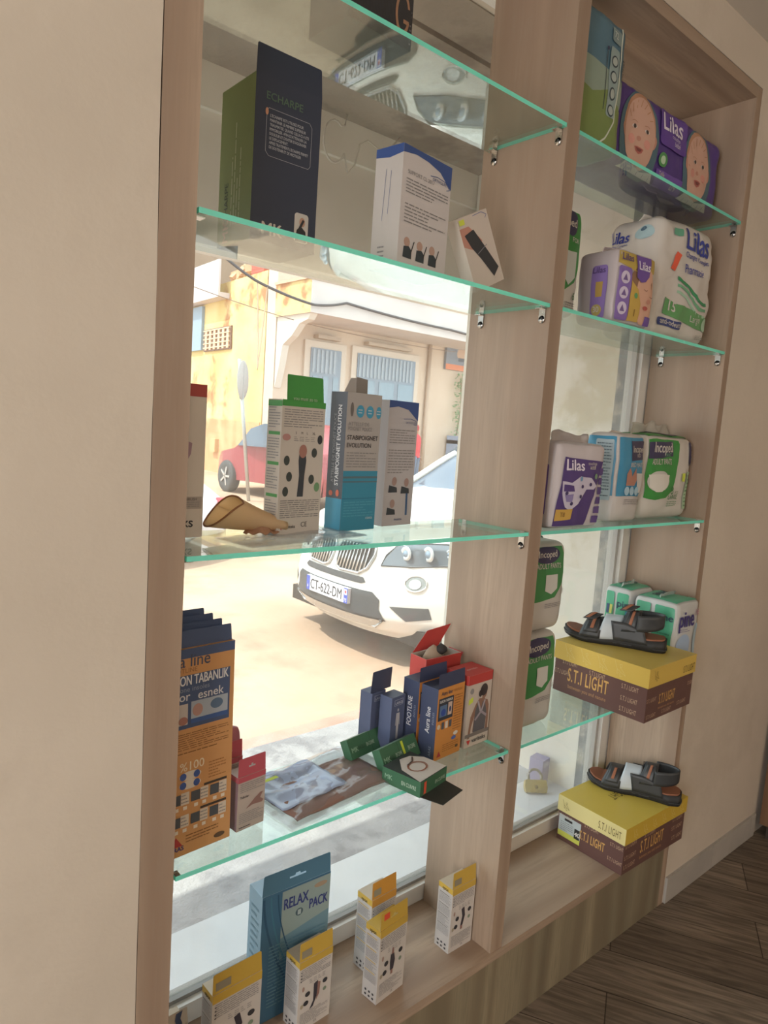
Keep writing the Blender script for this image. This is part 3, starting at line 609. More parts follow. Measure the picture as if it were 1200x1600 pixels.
# ================================================================== LOWEST SHELF, LEFT BAY
OR = M('#d09a62', 0.5); NB = M('#44587f', 0.5)
def insole(i, lab):
    x, y, z = -0.0+0.014 - 0.010*i, 0.040+0.021*i, S4
    t, mb, F = carton('insole_pack', lab, 'box', 0.006, y, z, 4-0.5*i, 0.108-0.006*i, 0.012, 0.322+0.004*i, OR, dict(left=NB), 'insole packs in a row at the left', tilt=(-1.5, 0))
    f = F['front']
    if i == 0:
        mb.text(f, 'Aura line', 0.60, 0.915, 0.027, M('#3f4c66'), 2, align='R', bold=0.01, fit=0.090); mb.text(f, 'FOOTLINE', 0.40, 0.888, 0.010, M('#9a7048'), align='R')
        mb.rect(f, 0.03, 0.62, 0.93, 0.875, NB, 1); mb.text(f, 'SILIKON TABANLIK', 0.90, 0.828, 0.021, M('#e3e3e6'), 2, align='R', bold=0.03, fit=0.108)
        mb.text(f, 'silicone insoles', 0.60, 0.797, 0.011, M('#8d98ad'), 2, align='R'); mb.text(f, 'or', 0.14, 0.755, 0.019, M('#d8d8dc'), 2, align='L', bold=0.02); mb.text(f, 'esnek', 0.83, 0.752, 0.019, M('#d8d8dc'), 2, align='R', bold=0.02)
        mb.rect(f, 0.32, 0.66, 0.90, 0.745, M('#a9b4c2'), 2); mb.ell(f, 0.72, 0.71, 0.10, 0.025, M('#56708f'), 3); mb.ell(f, 0.42, 0.70, 0.08, 0.03, M('#b58f86'), 3); mb.rect(f, 0.32, 0.64, 0.90, 0.662, M('#3c5f9c'), 3)
        mb.rect(f, 0.03, 0.64, 0.27, 0.74, M('#c9c0ba'), 2); mb.ell(f, 0.2, 0.66, 0.07, 0.02, M('#a87568'), 3)
        mb.lines(f, 0.12, 0.515, 0.93, 0.60, 8, M('#94693c'), 2, 51); mb.lines(f, 0.12, 0.495, 0.75, 0.51, 1, M('#94693c'), 2, 51)
        mb.text(f, '%100', 0.17, 0.415, 0.019, M('#ead9bd'), 2, bold=0.02)
        for v in (0.388, 0.345): mb.ell(f, 0.33, v, 0.17, 0.022, M('#dcd3c6'), 2); mb.ell(f, 0.22, v, 0.05, 0.018, M('#3a5aa0'), 3); mb.ell(f, 0.43, v, 0.05, 0.018, M('#3a5aa0'), 3)
        mb.lines(f, 0.62, 0.34, 0.9, 0.43, 6, M('#a8743f'), 2, 52)
        for r, v in enumerate((0.255, 0.145)):
            mb.rect(f, 0.55-0.05*r, v+0.058, 0.92, v+0.07, M('#3b342e'), 2)
            for k in range(3): u = 0.05+0.30*k; mb.rect(f, u, v, u+0.14, v+0.05, M('#4a5058'), 3); mb.rect(f, u+0.145, v-0.005, u+0.27, v+0.055, M('#d9cdbd'), 2); mb.lines(f, u+0.15, v, u+0.26, v+0.05, 3, GREYP, 3, k); mb.rect(f, u+0.05, v-0.03, u+0.11, v-0.013, M('#e6dccd'), 2); mb.rect(f, u+0.18, v-0.03, u+0.24, v-0.013, M('#e6dccd'), 2)
        mb.poly(f, [(0.03,0.052),(0.13,0.10),(0.23,0.052)], M('#b23434'), 2); mb.text(f, 'ARAS', 0.03, 0.030, 0.010, M('#3f3a80'), 3, bold=0.05)
        mb.lines(f, 0.28, 0.055, 0.8, 0.10, 3, M('#94693c'), 2, 55); mb.ell(f, 0.82, 0.035, 0.09, 0.013, M('#5c4630'), 2)
    mb.rect(f, 0, 0.955 if i == 0 else 0.93, 1, 1, NB, 1)
    mb.build('body', t)
    flap(t, 0.106-0.006*i, 0.006, 0.322+0.004*i, 0.026, NB, M('#3a4f74'), 0.02, hole=False)
insole(0, 'frontmost orange and navy insole pack at the left, %100 printed on it')
insole(1, 'second orange and navy insole pack, directly behind the frontmost one')
insole(2, 'third orange and navy insole pack, only its navy tab showing')
insole(3, 'rearmost orange and navy insole pack, its navy tab nearest the window')

PK = M('#b9505e', 0.5); PKW = M('#b9aca4')
for i, (x, y, lab) in enumerate(((0.127, 0.050, 'small pink-topped box with a hand picture beside the orange packs, nearer one'), (0.118, 0.112, 'small pink-topped box standing behind its twin beside the orange packs'))):
    t, mb, F = carton('finger_splint_box', lab, 'box', x, y, S4, 6, 0.054, 0.032, 0.092, PKW, dict(left=M('#8e7077')), 'small pink-topped boxes')
    f = F['front']; mb.rect(f, 0, 0.90, 1, 1, PK); mb.lines(f, 0.08, 0.70, 0.95, 0.88, 5, GREYP, 2, 61); mb.text(f, 'Tubular', 0.08, 0.60, 0.0055, INK, bold=0.02)
    mb.poly(f, [(0.3,0.38),(0.55,0.42),(0.9,0.40),(0.95,0.44),(0.82,0.50),(0.92,0.60),(0.82,0.6),(0.62,0.53)], M('#8d6a63'), 2); mb.lines(f, 0.08, 0.12, 0.95, 0.33, 6, GREYP, 2, 62); mb.lines(f, 0.08, 0.03, 0.5, 0.08, 1, INK, 2, 63)
    F['left'].H and mb.rect(F['left'], 0, 0.90, 1, 1, PK)
    mb.build('body', t); flap(t, 0.054, 0.001, 0.092, 0.030, PK, M('#c98d94'), 0.03)
t, mb, F = pack('pink_sachet', 'small rounded mauve sachet behind the small pink boxes', 'sachet', 0.128, 0.155, S4, 0, 0.062, 0.02, 0.125, M('#a8646f', 0.35), r=0.009, b=0.003, seed=3)
mb.build('body', t)

# clear bag with a folded pale blue inner and brown stocking
t, fn = bag('stocking_bag', 'clear plastic bag holding folded brown stockings and a pale blue sheet', 'bag', (0.205, 0.004, S4), (0, 0, math.radians(6)), 0.285, 0.175, 0.016, 5)
mb = MB(); mb.grid(lambda u, v: Vector((0.015+u*0.15, 0.045+v*0.115, 0.010+0.008*noise.noise(Vector((u*4, v*4, 1))))), 20, 16, M('#a9bfe3', 0.25, 0.6)); ob = mb.build('folded_sheet', t, solid=0.001)
mb = MB(); mb.grid(lambda u, v: Vector((0.02+u*0.235, 0.012+v*0.12, 0.005+0.004*noise.noise(Vector((u*5, v*4, 3))))), 24, 16, M('#8b6a5e', 0.8)); mb.build('stocking', t, solid=0.003)
mb = MB(); mb.cbox((0.045, 0.12, 0.026), (0.030, 0.008, 0.0006), M('#c3dc3a')); mb.build('price_sticker', t)

GN = M('#33694a', 0.5); GN2 = M('#2a5a3e', 0.5)
def green_box(lab, x, y, ang, w, d, h, opened=False, z=S4):
    t, mb, F = carton('insole_cushion_box', lab, 'box', x, y, z+d*0.51, ang, w, d, h, GN, dict(top=M('#1f2b2a') if opened else M('#6f8a76')), 'flat green boxes', tilt=(-30, 0))
    f = F['front']; mb.text(f, 'MK', 0.04, 0.3, h*0.34, M('#8fb59a'), bold=0.03); mb.text(f, 'EN CUIVRE', 0.36, 0.35, h*0.26, M('#bcd3bf'), fit=w*0.17); mb.text(f, 'BRACELET', 0.18, 0.35, h*0.24, M('#24452f'), fit=w*0.15); mb.line(f, [(0.47, 0.0), (0.47, 1.0)], 0.0008, M('#24452f'), 1); mb.text(f, 'EN CUIVRE', 0.72, 0.40, h*0.28, M('#bcd3bf'), bold=0.01, fit=w*0.20)
    return t, mb, F
t, mb, F = green_box('flat green box reading EN CUIVRE at the back, next to the navy boxes', 0.425, 0.128, 9, 0.135, 0.020, 0.040); mb.build('body', t)
t, mb, F = green_box('middle flat green box with a yellow price sticker', 0.452, 0.058, 10, 0.112, 0.020, 0.042); mb.rect(F['front'], 0.56, 0.1, 0.62, 0.92, M('#c6d93a'), 3); mb.build('body', t)
t = thing('bracelet_box', 'open flat green box with a copper bracelet picture, overhanging the shelf edge', 'box', (0.452, -0.038, S4+0.0008), (0, 0, math.radians(12)), 'flat green boxes')
mb = MB(); w, d, h = 0.088, 0.088, 0.030; mb.box((0,0,0), (w,d,h), GN, dict(top=M('#1f2e2a'))); f = Fr((0,0,h), (1,0,0), (0,1,0), w, d)
mb.poly(f, [(0.0,0.02),(1,0.02),(1,0.60),(0.8,0.86),(0.5,0.92),(0.15,0.60)], M('#cfc9c2'), 1)
for a in range(3): mb.line(f, [(0.52+(0.22+0.02*a)*math.cos(q/16*2*PI), 0.45+(0.17+0.015*a)*math.sin(q/16*2*PI)) for q in range(17)], 0.0012, M('#9c6248'), 2+a)
mb.line(f, [(0.38,0.62),(0.62,0.66),(0.78,0.78)], 0.003, M('#5d4a40'), 6)
f = Fr((0,0,0), (1,0,0), (0,0,1), w, h); mb.text(f, 'EN CUIVRE', 0.55, 0.35, 0.010, M('#bcd3bf'), bold=0.015, fit=0.034); mb.rect(f, 0.12, 0.12, 0.21, 0.9, M('#e0593b'), 3)
f = Fr((0,d,0), (0,-1,0), (0,0,1), d, h); mb.text(f, 'MK', 0.08, 0.35, 0.013, M('#8fb59a'), bold=0.03); mb.text(f, 'EN CUIVRE', 0.52, 0.35, 0.011, M('#bcd3bf'), bold=0.015, fit=0.033)
mb.build('body', t)
mb = MB(); mb.poly(Fr((0.0, -0.0, 0.001), (1,0,0), (0,-1,-0.06), 0.088, 0.045), [(0.02,0),(1,0),(0.96,0.9),(0.14,0.95)], M('#1c2422'), 0); mb.build('open_flap', t, solid=0.0008)

NV = M('#4c587a', 0.5); NVL = M('#8a93ab')
for i, (x, y, lab) in enumerate(((0.492, 0.160, 'left navy box labelled LARGE with tall raised flap'), (0.512, 0.120, 'right navy box labelled LARGE with a white body outline'))):
    t, mb, F = carton('back_support_box', lab, 'box', x, y, S4, 8, 0.042, 0.032, 0.122, NV, None, 'navy size LARGE boxes')
    f = F['front']; mb.rrect(f, 0.18, 0.84, 0.86, 0.95, 0.002, NVL, 1); mb.rrect(f, 0.21, 0.852, 0.83, 0.938, 0.002, NV, 2); mb.text(f, 'LARGE', 0.25, 0.868, 0.0078, M('#c9cede'), 3, bold=0.02, fit=0.024)
    bc = M('#b9b9c0') if i else M('#56607c')
    mb.ell(f, 0.5, 0.76, 0.055, 0.028, bc, 2); mb.poly(f, [(0.38,0.71),(0.62,0.71),(0.66,0.50),(0.62,0.49),(0.58,0.62),(0.58,0.45),(0.56,0.25),(0.52,0.25),(0.5,0.42),(0.48,0.25),(0.44,0.25),(0.42,0.45),(0.42,0.62),(0.38,0.49),(0.34,0.5)], bc, 2)
    mb.lines(f, 0.2, 0.06, 0.8, 0.18, 4, NVL, 2, 7)
    mb.build('body', t)
    if i == 0: flap(t, 0.062, 0.004, 0.122, 0.045, M('#33405f'), M('#5a6480'), -0.05, hole=False)
def footline(lab, x, y, ang, words, w=0.085):
    t, mb, F = carton('insole_box', lab, 'box', x, y, S4, ang, w, 0.044, 0.152, M('#cf8b3f'), dict(left=M('#333f60'), top=M('#2b3654')), 'orange and navy insole boxes')
    f = F['left']; mb.text(f, words, 0.62, 0.36, 0.017, M('#d9dade'), rot=PI/2, bold=0.02, fit=0.062 if words == 'FOOTLINE' else 0.055); mb.text(f, 'INSOLES', 0.86, 0.5, 0.007, M('#8e97ad'), rot=PI/2); mb.text(f, 'ARAS', 0.8, 0.05, 0.009, M('#8e97ad'), rot=PI/2)
    f = F['front']; mb.text(f, 'Aura line', 0.12, 0.90, 0.0125, M('#3d3f55'), bold=0.02, fit=0.034); mb.text(f, 'FOOTLINE', 0.6, 0.905, 0.007, M('#9a6a35'), fit=0.026)
    mb.rect(f, 0.05, 0.55, 0.60, 0.86, M('#28303f'), 1); mb.text(f, 'SILIKON TABANLIK', 0.08, 0.80, 0.008, M('#e2e2e2'), 2, bold=0.02, fit=0.041); mb.rect(f, 0.09, 0.60, 0.36, 0.76, M('#56749c'), 2); mb.ell(f, 0.23, 0.66, 0.09, 0.05, M('#2c4da0'), 3); mb.rect(f, 0.40, 0.60, 0.55, 0.78, M('#c9b3a6'), 2); mb.ell(f, 0.48, 0.68, 0.04, 0.04, M('#3f4d77'), 3)
    mb.lines(f, 0.64, 0.35, 0.95, 0.86, 14, M('#a06a2c'), 2, 71); mb.ell(f, 0.1, 0.47, 0.06, 0.035, M('#d8c9b3'), 2)
    for k in range(3): mb.rect(f, 0.2+0.14*k, 0.42, 0.3+0.14*k, 0.52, M('#4c5058') if k != 1 else M('#d8cfc2'), 2)
    for v in (0.24, 0.30): mb.ell(f, 0.47+v, v, 0.09, 0.028, M('#4a66b0') if v < 0.27 else M('#d9d5cc'), 2)
    mb.lines(f, 0.3, 0.08, 0.9, 0.2, 4, M('#a06a2c'), 2, 72); mb.poly(f, [(0.1,0.04),(0.18,0.12),(0.26,0.04)], M('#b23434'), 2); mb.ell(f, 0.85, 0.10, 0.06, 0.02, M('#5c4630'), 2)
    mb.build('body', t)
    fl, fr = flap(t, w, 0.0005, 0.152, 0.030, M('#2f3a5c'), M('#3f4a68'), 0.04, hole=False)
    return t
footline('insole box reading FOOTLINE on its navy side, behind the nearer insole box', 0.566, 0.099, 4, 'FOOTLINE')
footline('nearer insole box reading Aura line on its navy side and orange front', 0.572, 0.050, 5, 'Aura line')

# back brace box with a woman's back
RT = M('#b8332f', 0.45); CR = M('#c6bbb0', 0.5)
t, mb, F = carton('posture_brace_box', 'red-topped box showing a woman from behind in a posture brace', 'box', 0.668, 0.056, S4, 3, 0.080, 0.062, 0.160, CR, dict(left=M('#a99a8c'), top=RT))
f = F['front']; mb.rect(f, 0, 0.87, 1, 1, RT); mb.rect(F['left'], 0, 0.87, 1, 1, RT); SKN = M('#8d6a58')
mb.poly(f, [(0.10,0.12),(0.18,0.42),(0.36,0.58),(0.50,0.65),(0.62,0.64),(0.86,0.60),(0.93,0.52),(0.95,0.14),(0.84,0.14),(0.86,0.40),(0.82,0.20),(0.30,0.20),(0.34,0.42),(0.24,0.28),(0.20,0.12)], SKN, 1)
mb.poly(f, [(0.32,0.19),(0.82,0.19),(0.84,0.44),(0.76,0.56),(0.66,0.60),(0.58,0.48),(0.46,0.60),(0.36,0.50)], M('#595960'), 2)
mb.line(f, [(0.44,0.62),(0.6,0.44),(0.74,0.61)], 0.005, M('#a9a2aa'), 3); mb.line(f, [(0.36,0.36),(0.6,0.46),(0.84,0.38)], 0.0055, M('#9b939d'), 4)
mb.ell(f, 0.70, 0.72, 0.10, 0.08, SKN, 3); mb.ell(f, 0.66, 0.76, 0.15, 0.085, M('#2a2024'), 4); mb.ell(f, 0.52, 0.72, 0.07, 0.05, M('#2a2024'), 4); mb.poly(f, [(0.6,0.60),(0.73,0.60),(0.73,0.70),(0.62,0.70)], SKN, 2)
mb.rect(f, 0.0, 0.14, 1, 0.19, M('#77706c'), 3); mb.text(f, 'variteks', 0.30, 0.055, 0.014, INK, 3, bold=0.03, fit=0.046); mb.poly(f, [(0.08,0.10),(0.24,0.10),(0.20,0.06),(0.17,0.03),(0.13,0.06)], M('#c03030'), 3)
mb.ell(f, 0.16, 0.78, 0.08, 0.04, GREYP, 2); mb.poly(f, [(0.05,0.60),(0.22,0.63),(0.22,0.70),(0.05,0.67)], M('#cfe046'), 3)
f = F['left']; mb.lines(f, 0.12, 0.05, 0.8, 0.82, 20, M('#8c8078'), 2, 81); f = F['top']; mb.text(f, 'variteks', 0.3, 0.4, 0.011, M('#d9b3ad'), bold=0.02)
mb.build('body', t)
# open red box with the brace inside
t = thing('opened_brace_box', 'opened red and cream box with beige brace inside, behind the posture brace box', 'box', (0.624, 0.143, S4+0.0005), (0, 0, math.radians(-1)))
mb = MB(); w, d, h = 0.106, 0.050, 0.178; T_ = 0.001
for a, b in (((0,0,0),(w,T_,h)), ((0,d-T_,0),(w,d,h)), ((0,T_,0),(T_,d-T_,h)), ((w-T_,T_,0),(w,d-T_,h)), ((T_,T_,0),(w-T_,d-T_,T_))): mb.box(a, b, CR)
mb.rect(Fr((0,0,0), (1,0,0), (0,0,1), w, h), 0, 0.72, 1, 1, RT); mb.rect(Fr((0,d,0), (0,-1,0), (0,0,1), d, h), 0, 0.72, 1, 1, RT)
mb.build('body', t)
mb = MB(); mb.poly(Fr((0.004, d, h), (1,0,0), (0.35,-0.02,1), 0.075, 0.055), [(0,0),(1,0.05),(1.25,0.95),(0.32,0.82)], RT, 0); mb.build('open_flap', t, solid=0.0009); mb = MB(); mb.poly(Fr((w, 0.004, h-0.02), (0,1,0), (0.5,0,0.8), 0.045, 0.022), [(0,0),(1,0),(1,1),(0,1)], RT, 0); mb.build('open_flap', t, solid=0.0009); mb = MB(); mb.poly(Fr((0, 0, h), (1,0,0), (0,-0.9,0.35), w*0.5, 0.02), [(0,0),(1,0),(1,1),(0,1)], M('#a92f2c'), 0)
mb.build('open_flap', t, solid=0.0009)
mb = MB(); mb.grid(lambda u, v: Vector((0.044+0.030*math.sin(PI*v)**0.6*math.cos(2*PI*u)*(1+0.15*math.sin(5*u*PI)), 0.027+0.018*math.sin(PI*v)**0.6*math.sin(2*PI*u), 0.10+0.098*v)), 24, 12, M('#a89684', 0.9)); mb.build('beige_brace', t)
mb = MB(); mb.grid(lambda u, v: Vector((0.062+0.016*math.sin(PI*v)*math.cos(2*PI*u), 0.02+0.012*math.sin(PI*v)*math.sin(2*PI*u), 0.172+0.028*v)), 16, 8, M('#2b2a2e', 0.9)); mb.build('black_strap', t)

# ================================================================== SILL, LEFT BAY
BT = M('#2f6d90', 0.4); BTL = M('#6fa0b5', 0.4)
t, mb, F = carton('relax_pack_box', 'tall blue box reading RELAX PACK standing on the bottom board', 'box', 0.240, 0.138, SILL, -2, 0.152, 0.050, 0.262, M('#3a6f92', 0.4), dict(left=M('#8fb0c6'), top=M('#a9c3d6')))
f = F['front']
mb.poly(f, [(0.28,0.62),(1,0.70),(1,0.985),(0.28,0.985)], M('#93a9a9'), 1); mb.poly(f, [(0.28,0.45),(1,0.52),(1,0.70),(0.28,0.62)], M('#6d94a6'), 1)
mb.text(f, 'RELAX', 0.31, 0.84, 0.031, M('#2c3e86'), 3, bold=0.035, fit=0.054, rot=0.0); mb.text(f, 'PACK', 0.69, 0.765, 0.029, M('#2c3e86'), 3, bold=0.035, fit=0.042, rot=0.0)
mb.ell(f, 0.54, 0.775, 0.055, 0.03, M('#42606e'), 2); mb.rect(f, 0.515, 0.755, 0.565, 0.795, M('#a9bcc0'), 3); mb.ell(f, 0.85, 0.93, 0.10, 0.02, M('#a9967f'), 2)
for k in range(3):
    pts = [(0.02+0.10*k+0.38*(q/14)**1.7, 0.98-0.72*(q/14)) for q in range(15)]; mb.line(f, pts, 0.0045-0.001*k, [M('#24577c'), M('#3f7d9c'), M('#24577c')][k], 2)
mb.lines(f, 0.12, 0.10, 0.95, 0.60, 18, M('#5d8ba2'), 4, 91)
f = F['left']; mb.lines(f, 0.2, 0.06, 0.8, 0.9, 16, M('#7296ab'), 2, 92)
mb.build('body', t); flap(t, 0.152, 0.001, 0.262, 0.040, M('#4a7c9a'), M('#7fa3b8'), 0.03)

YL = M('#c9a63e', 0.45); YW = M('#ccc6c0', 0.5)
def yellow(lab, x, y, ang, w, d, h, kind=0, sticker=False, fc=YL, tilt=(0,0), hole=False):
    t, mb, F = carton('bandage_box', lab, 'box', x, y, SILL, ang, w, d, h, YW, dict(left=M('#bdb8b4'), top=M('#c5b8a5') if not hole else YL), 'yellow-topped bandage boxes on the bottom board', tilt=tilt)
    f = F['front']; mb.rect(f, 0, 0.90, 1, 1, fc); mb.lines(f, 0.06, 0.72, 0.94, 0.89, 7, GREYP, 2, 100+kind)
    for i in range(4): mb.ell(f, 0.06, 0.73+i*0.042, 0.02, 0.008, INK, 3, 8); mb.lines(f, 0.32+0.13*i, 0.63, 0.41+0.13*i, 0.70, 3, GREYP, 2, i)
    for u, v in ((0.28,0.50),(0.80,0.56),(0.24,0.38)): mb.ell(f, u, v, 0.075, 0.035, M('#23262e'), 2)
    mb.ell(f, 0.80, 0.44, 0.055, 0.028, M('#7f907b'), 2); mb.ell(f, 0.12, 0.36, 0.05, 0.03, M('#a9a08a'), 2); mb.ell(f, 0.14, 0.60, 0.035, 0.035, M('#a98c80'), 2)
    S_ = M('#8f6a62'); DKL = M('#2c2836')
    if kind == 0: mb.poly(f, [(0.46,0.60),(0.58,0.62),(0.56,0.40),(0.46,0.28),(0.36,0.26),(0.46,0.36)], DKL, 2); mb.poly(f, [(0.58,0.60),(0.66,0.58),(0.64,0.42),(0.55,0.34),(0.57,0.45)], S_, 2)
    elif kind == 1: mb.poly(f, [(0.44,0.36),(0.56,0.36),(0.60,0.48),(0.56,0.58),(0.44,0.58),(0.42,0.48)], DKL, 2); mb.poly(f, [(0.46,0.58),(0.55,0.58),(0.54,0.66),(0.48,0.66)], S_, 2); mb.rect(f, 0.46, 0.30, 0.54, 0.36, S_, 2)
    else: mb.poly(f, [(0.44,0.62),(0.56,0.64),(0.62,0.50),(0.54,0.36),(0.44,0.36),(0.50,0.50)], DKL, 2); mb.rect(f, 0.44, 0.30, 0.53, 0.36, S_, 2)
    mb.lines(f, 0.08, 0.08, 0.92, 0.26, 9, GREYP, 2, 110+kind); mb.text(f, 'CE', 0.5, 0.04, 0.006, INK)
    f = F['left']; mb.rect(f, 0, 0.92, 1, 1, YL, 1); mb.text(f, 'spot', 0.28, 0.925, 0.010, M('#4b4023'), 2, bold=0.05, fit=0.018)
    for i, v in enumerate((0.86, 0.69, 0.53, 0.38)): mb.rect(f, 0.1, v, 0.8, v+0.010, YL if kind == 1 else M('#77726e'), 2); mb.lines(f, 0.1, v-0.13, 0.9, v-0.01, 6, GREYP, 2, 120+i)
    for i in range(3):
        for j in range(2): mb.ell(f, 0.25+0.25*i, 0.05+0.06*j, 0.07, 0.016, INK, 2, 10)
    mb.build('body', t)
    fl, fr = flap(t, w, 0.001, h, 0.036, fc, M('#d6c9a9'), 0.06, hole=hole)
    m2 = MB()
    if not hole: m2.rect(fr, 0.06, 0.15, 0.36, 0.55, M('#8f8873'), 2)
    if sticker: m2.rect(fr, 0.12, 0.5, 0.32, 0.85, M('#e0502e'), 2)
    if m2.v: m2.build('label_patch', t)
    return t
yellow('yellow-topped box nearest the camera, at the bottom edge of the photo', 0.117, 0.085, 2, 0.098, 0.036, 0.164, 2)
yellow('yellow-topped box with a leg picture just in front of the tall blue box', 0.290, 0.078, 2, 0.078, 0.043, 0.146, 0)
yellow('yellow-topped box half hidden behind another, red sticker beside it', 0.490, 0.112, 3, 0.070, 0.045, 0.168, 1, fc=M('#c98f2e'))
yellow('yellow-topped box with red sticker and hang hole, in front of its twin', 0.455, 0.042, 6, 0.080, 0.040, 0.158, 1, sticker=True, hole=True)
yellow('yellow-topped box with an elbow picture beside the divider', 0.672, 0.054, 0, 0.074, 0.043, 0.152, 2)
t, mb, F = carton('kraft_box', 'small kraft box with a dark sleeve picture at the bottom left corner', 'box', 0.010, 0.165, SILL, 2, 0.105, 0.045, 0.055, M('#b9a893'))
f = F['front']; mb.text(f, 'M', 0.55, 0.55, 0.012, INK, bold=0.02)
mb.build('body', t); fl, fr = flap(t, 0.105, 0.001, 0.055, 0.030, M('#b9a893'), M('#c4b5a2'), 0.05, hole=False)
m2 = MB(); m2.poly(fr, [(0.78,0.9),(0.90,0.95),(0.86,0.5),(0.90,0.1),(0.8,0.05),(0.76,0.5)], M('#2c3a58'), 2); m2.build('picture', t)

# ================================================================== RIGHT BAY, TOP SHELF
def baby(mb, f, u, v, su, sv, hair='#a5654a', skin='#d3a38e', k=2, tilt=0.0):
    SK = M(skin, 0.45); sh = M('#c28b78', 0.45)
    mb.ell(f, u-su*0.02, v+sv*0.12, su*1.06, sv*1.02, M(hair), k, 24); mb.ell(f, u+su*0.98, v-sv*0.02, su*0.17, sv*0.2, sh, k); mb.ell(f, u-su*0.98, v-sv*0.02, su*0.15, sv*0.2, sh, k)
    mb.ell(f, u, v, su, sv, SK, k+1, 28); mb.ell(f, u, v-sv*0.5, su*0.62, sv*0.5, SK, k+1, 20)
    for s in (-1, 1):
        mb.ell(f, u+s*su*0.40, v+sv*0.12, su*0.16, sv*0.055, M('#ded4cd'), k+3, 14); mb.ell(f, u+s*su*0.40, v+sv*0.12, su*0.09, sv*0.06, M('#3a2c2a'), k+4, 12)
        mb.line(f, [(u+s*su*0.22, v+sv*0.25), (u+s*su*0.42, v+sv*0.29), (u+s*su*0.58, v+sv*0.25)], 0.0012, M('#b07f62'), k+3); mb.ell(f, u+s*su*0.5, v-sv*0.22, su*0.2, sv*0.13, M('#d8988a'), k+2)
    mb.ell(f, u-su*0.05, v-sv*0.16, su*0.14, sv*0.07, sh, k+3, 12); mb.poly(f, [(u-su*0.30, v-sv*0.40), (u-su*0.1, v-sv*0.38), (u+su*0.1, v-sv*0.38), (u+su*0.30, v-sv*0.40), (u+su*0.2, v-sv*0.52), (u, v-sv*0.58), (u-su*0.2, v-sv*0.52)], M('#b5665c'), k+3); mb.poly(f, [(u-su*0.2, v-sv*0.42), (u+su*0.2, v-sv*0.42), (u+su*0.1, v-sv*0.51), (u-su*0.1, v-sv*0.51)], M('#7d3c3a'), k+4)
    for q in range(7): a = PI*(0.2+0.1*q); mb.line(f, [(u+su*0.95*math.cos(a), v+sv*0.92*math.sin(a)), (u+su*0.72*math.cos(a+0.12), v+sv*0.70*math.sin(a+0.12))], 0.0022, M('#b98a66'), k+2)
GPK = M('#4f7486', 0.35); PUR = M('#4a2f80', 0.35); WP = M('#cdc8c2', 0.35)
t, mb, F = pack('wipes_pack', 'tall green and blue soft pack at the left of the top right shelf', 'wipes pack', 0.798, 0.028, S1, 0, 0.172, 0.10, 0.262, GPK, r=0.020, seed=11)
f = F['front']
mb.poly(f, [(0.03,0.03),(0.97,0.03),(0.97,0.36),(0.6,0.45),(0.3,0.38),(0.03,0.42)], M('#75894a', 0.35), 2); mb.poly(f, [(0.05,0.42),(0.3,0.38),(0.6,0.45),(0.95,0.37),(0.95,0.58),(0.05,0.62)], M('#8b9d8e', 0.35), 1)
mb.line(f, [(0.84,0.97),(0.83,0.6),(0.80,0.25),(0.66,0.10),(0.55,0.04)], 0.004, M('#c9cfc0'), 3)
mb.rrect(f, 0.60, 0.27, 0.80, 0.78, 0.006, M('#8fa2a0'), 3)
for v in (0.32, 0.44, 0.56, 0.68): mb.ell(f, 0.70, v, 0.07, 0.045, M('#33424a'), 4); mb.ell(f, 0.70, v, 0.052, 0.033, M('#a9b3ac'), 5)
mb.line(f, [(0.54,0.3),(0.54,0.72)], 0.002, M('#33424a'), 3); mb.ell(f, 0.54, 0.74, 0.02, 0.015, M('#2c2c50'), 4); mb.rrect(f, 0.62, 0.82, 0.82, 0.92, 0.004, M('#7d8f8e'), 3); mb.text(f, '72', 0.65, 0.85, 0.018, M('#d0d6d0'), 4); mb.text(f, 'natural', 0.95, 0.55, 0.018, M('#2c3a40'), 3, rot=PI/2, bold=0.02)
mb.build('body', t); crimp(t, 0.172, 0.10, 0.259, GPK, hh=0.008, seed=1)

t, mb, F = pack('baby_diaper_pack', 'purple diaper pack with two smiling baby faces on the top right shelf', 'diaper pack', 0.990, 0.062, S1, 0, 0.510, 0.120, 0.195, PUR, r=0.022, b=0.010, cr=0.004, seed=12)
f = F['front']; HD = M('#4a6a78')
for u0 in (0.20, 0.74):
    mb.ell(f, u0, 0.46, 0.155, 0.52, HD, 1, 26); baby(mb, f, u0, 0.50, 0.115, 0.40, hair='#b98a6c', skin='#cfa592')
    mb.poly(f, [(u0-0.16,0.03),(u0+0.14,0.03),(u0+0.12,0.14),(u0+0.02,0.09),(u0-0.10,0.15)], WP, 7)
    for q in range(5): mb.line(f, [(u0-0.10+0.05*q, 0.035), (u0-0.095+0.05*q, 0.085)], 0.0015, M('#6a5a90'), 8)
mb.rrect(f, 0.355, 0.52, 0.60, 0.95, 0.012, M('#5c3a96', 0.35), 6); mb.text(f, 'Lilas', 0.375, 0.70, 0.056, M('#e6dfee'), 8, bold=0.03, fit=0.090); mb.text(f, 'couches', 0.45, 0.64, 0.012, M('#c9bfdc'), 8); mb.text(f, 'bébé', 0.48, 0.575, 0.016, M('#c9bfdc'), 8, bold=0.02)
mb.ell(f, 0.40, 0.36, 0.035, 0.085, M('#4c8f52'), 5); mb.ell(f, 0.40, 0.36, 0.018, 0.05, M('#b9d3b4'), 6)
mb.poly(f, [(0.36,0.03),(0.60,0.05),(0.60,0.24),(0.36,0.24)], M('#6a4aa6', 0.35), 5); mb.text(f, 'Taille', 0.38, 0.18, 0.012, WP, 7); mb.text(f, '2/9', 0.49, 0.08, 0.022, WP, 7, bold=0.02)
mb.build('body', t); crimp(t, 0.51, 0.12, 0.193, M('#a8958a', 0.3), hh=0.022, seed=4)

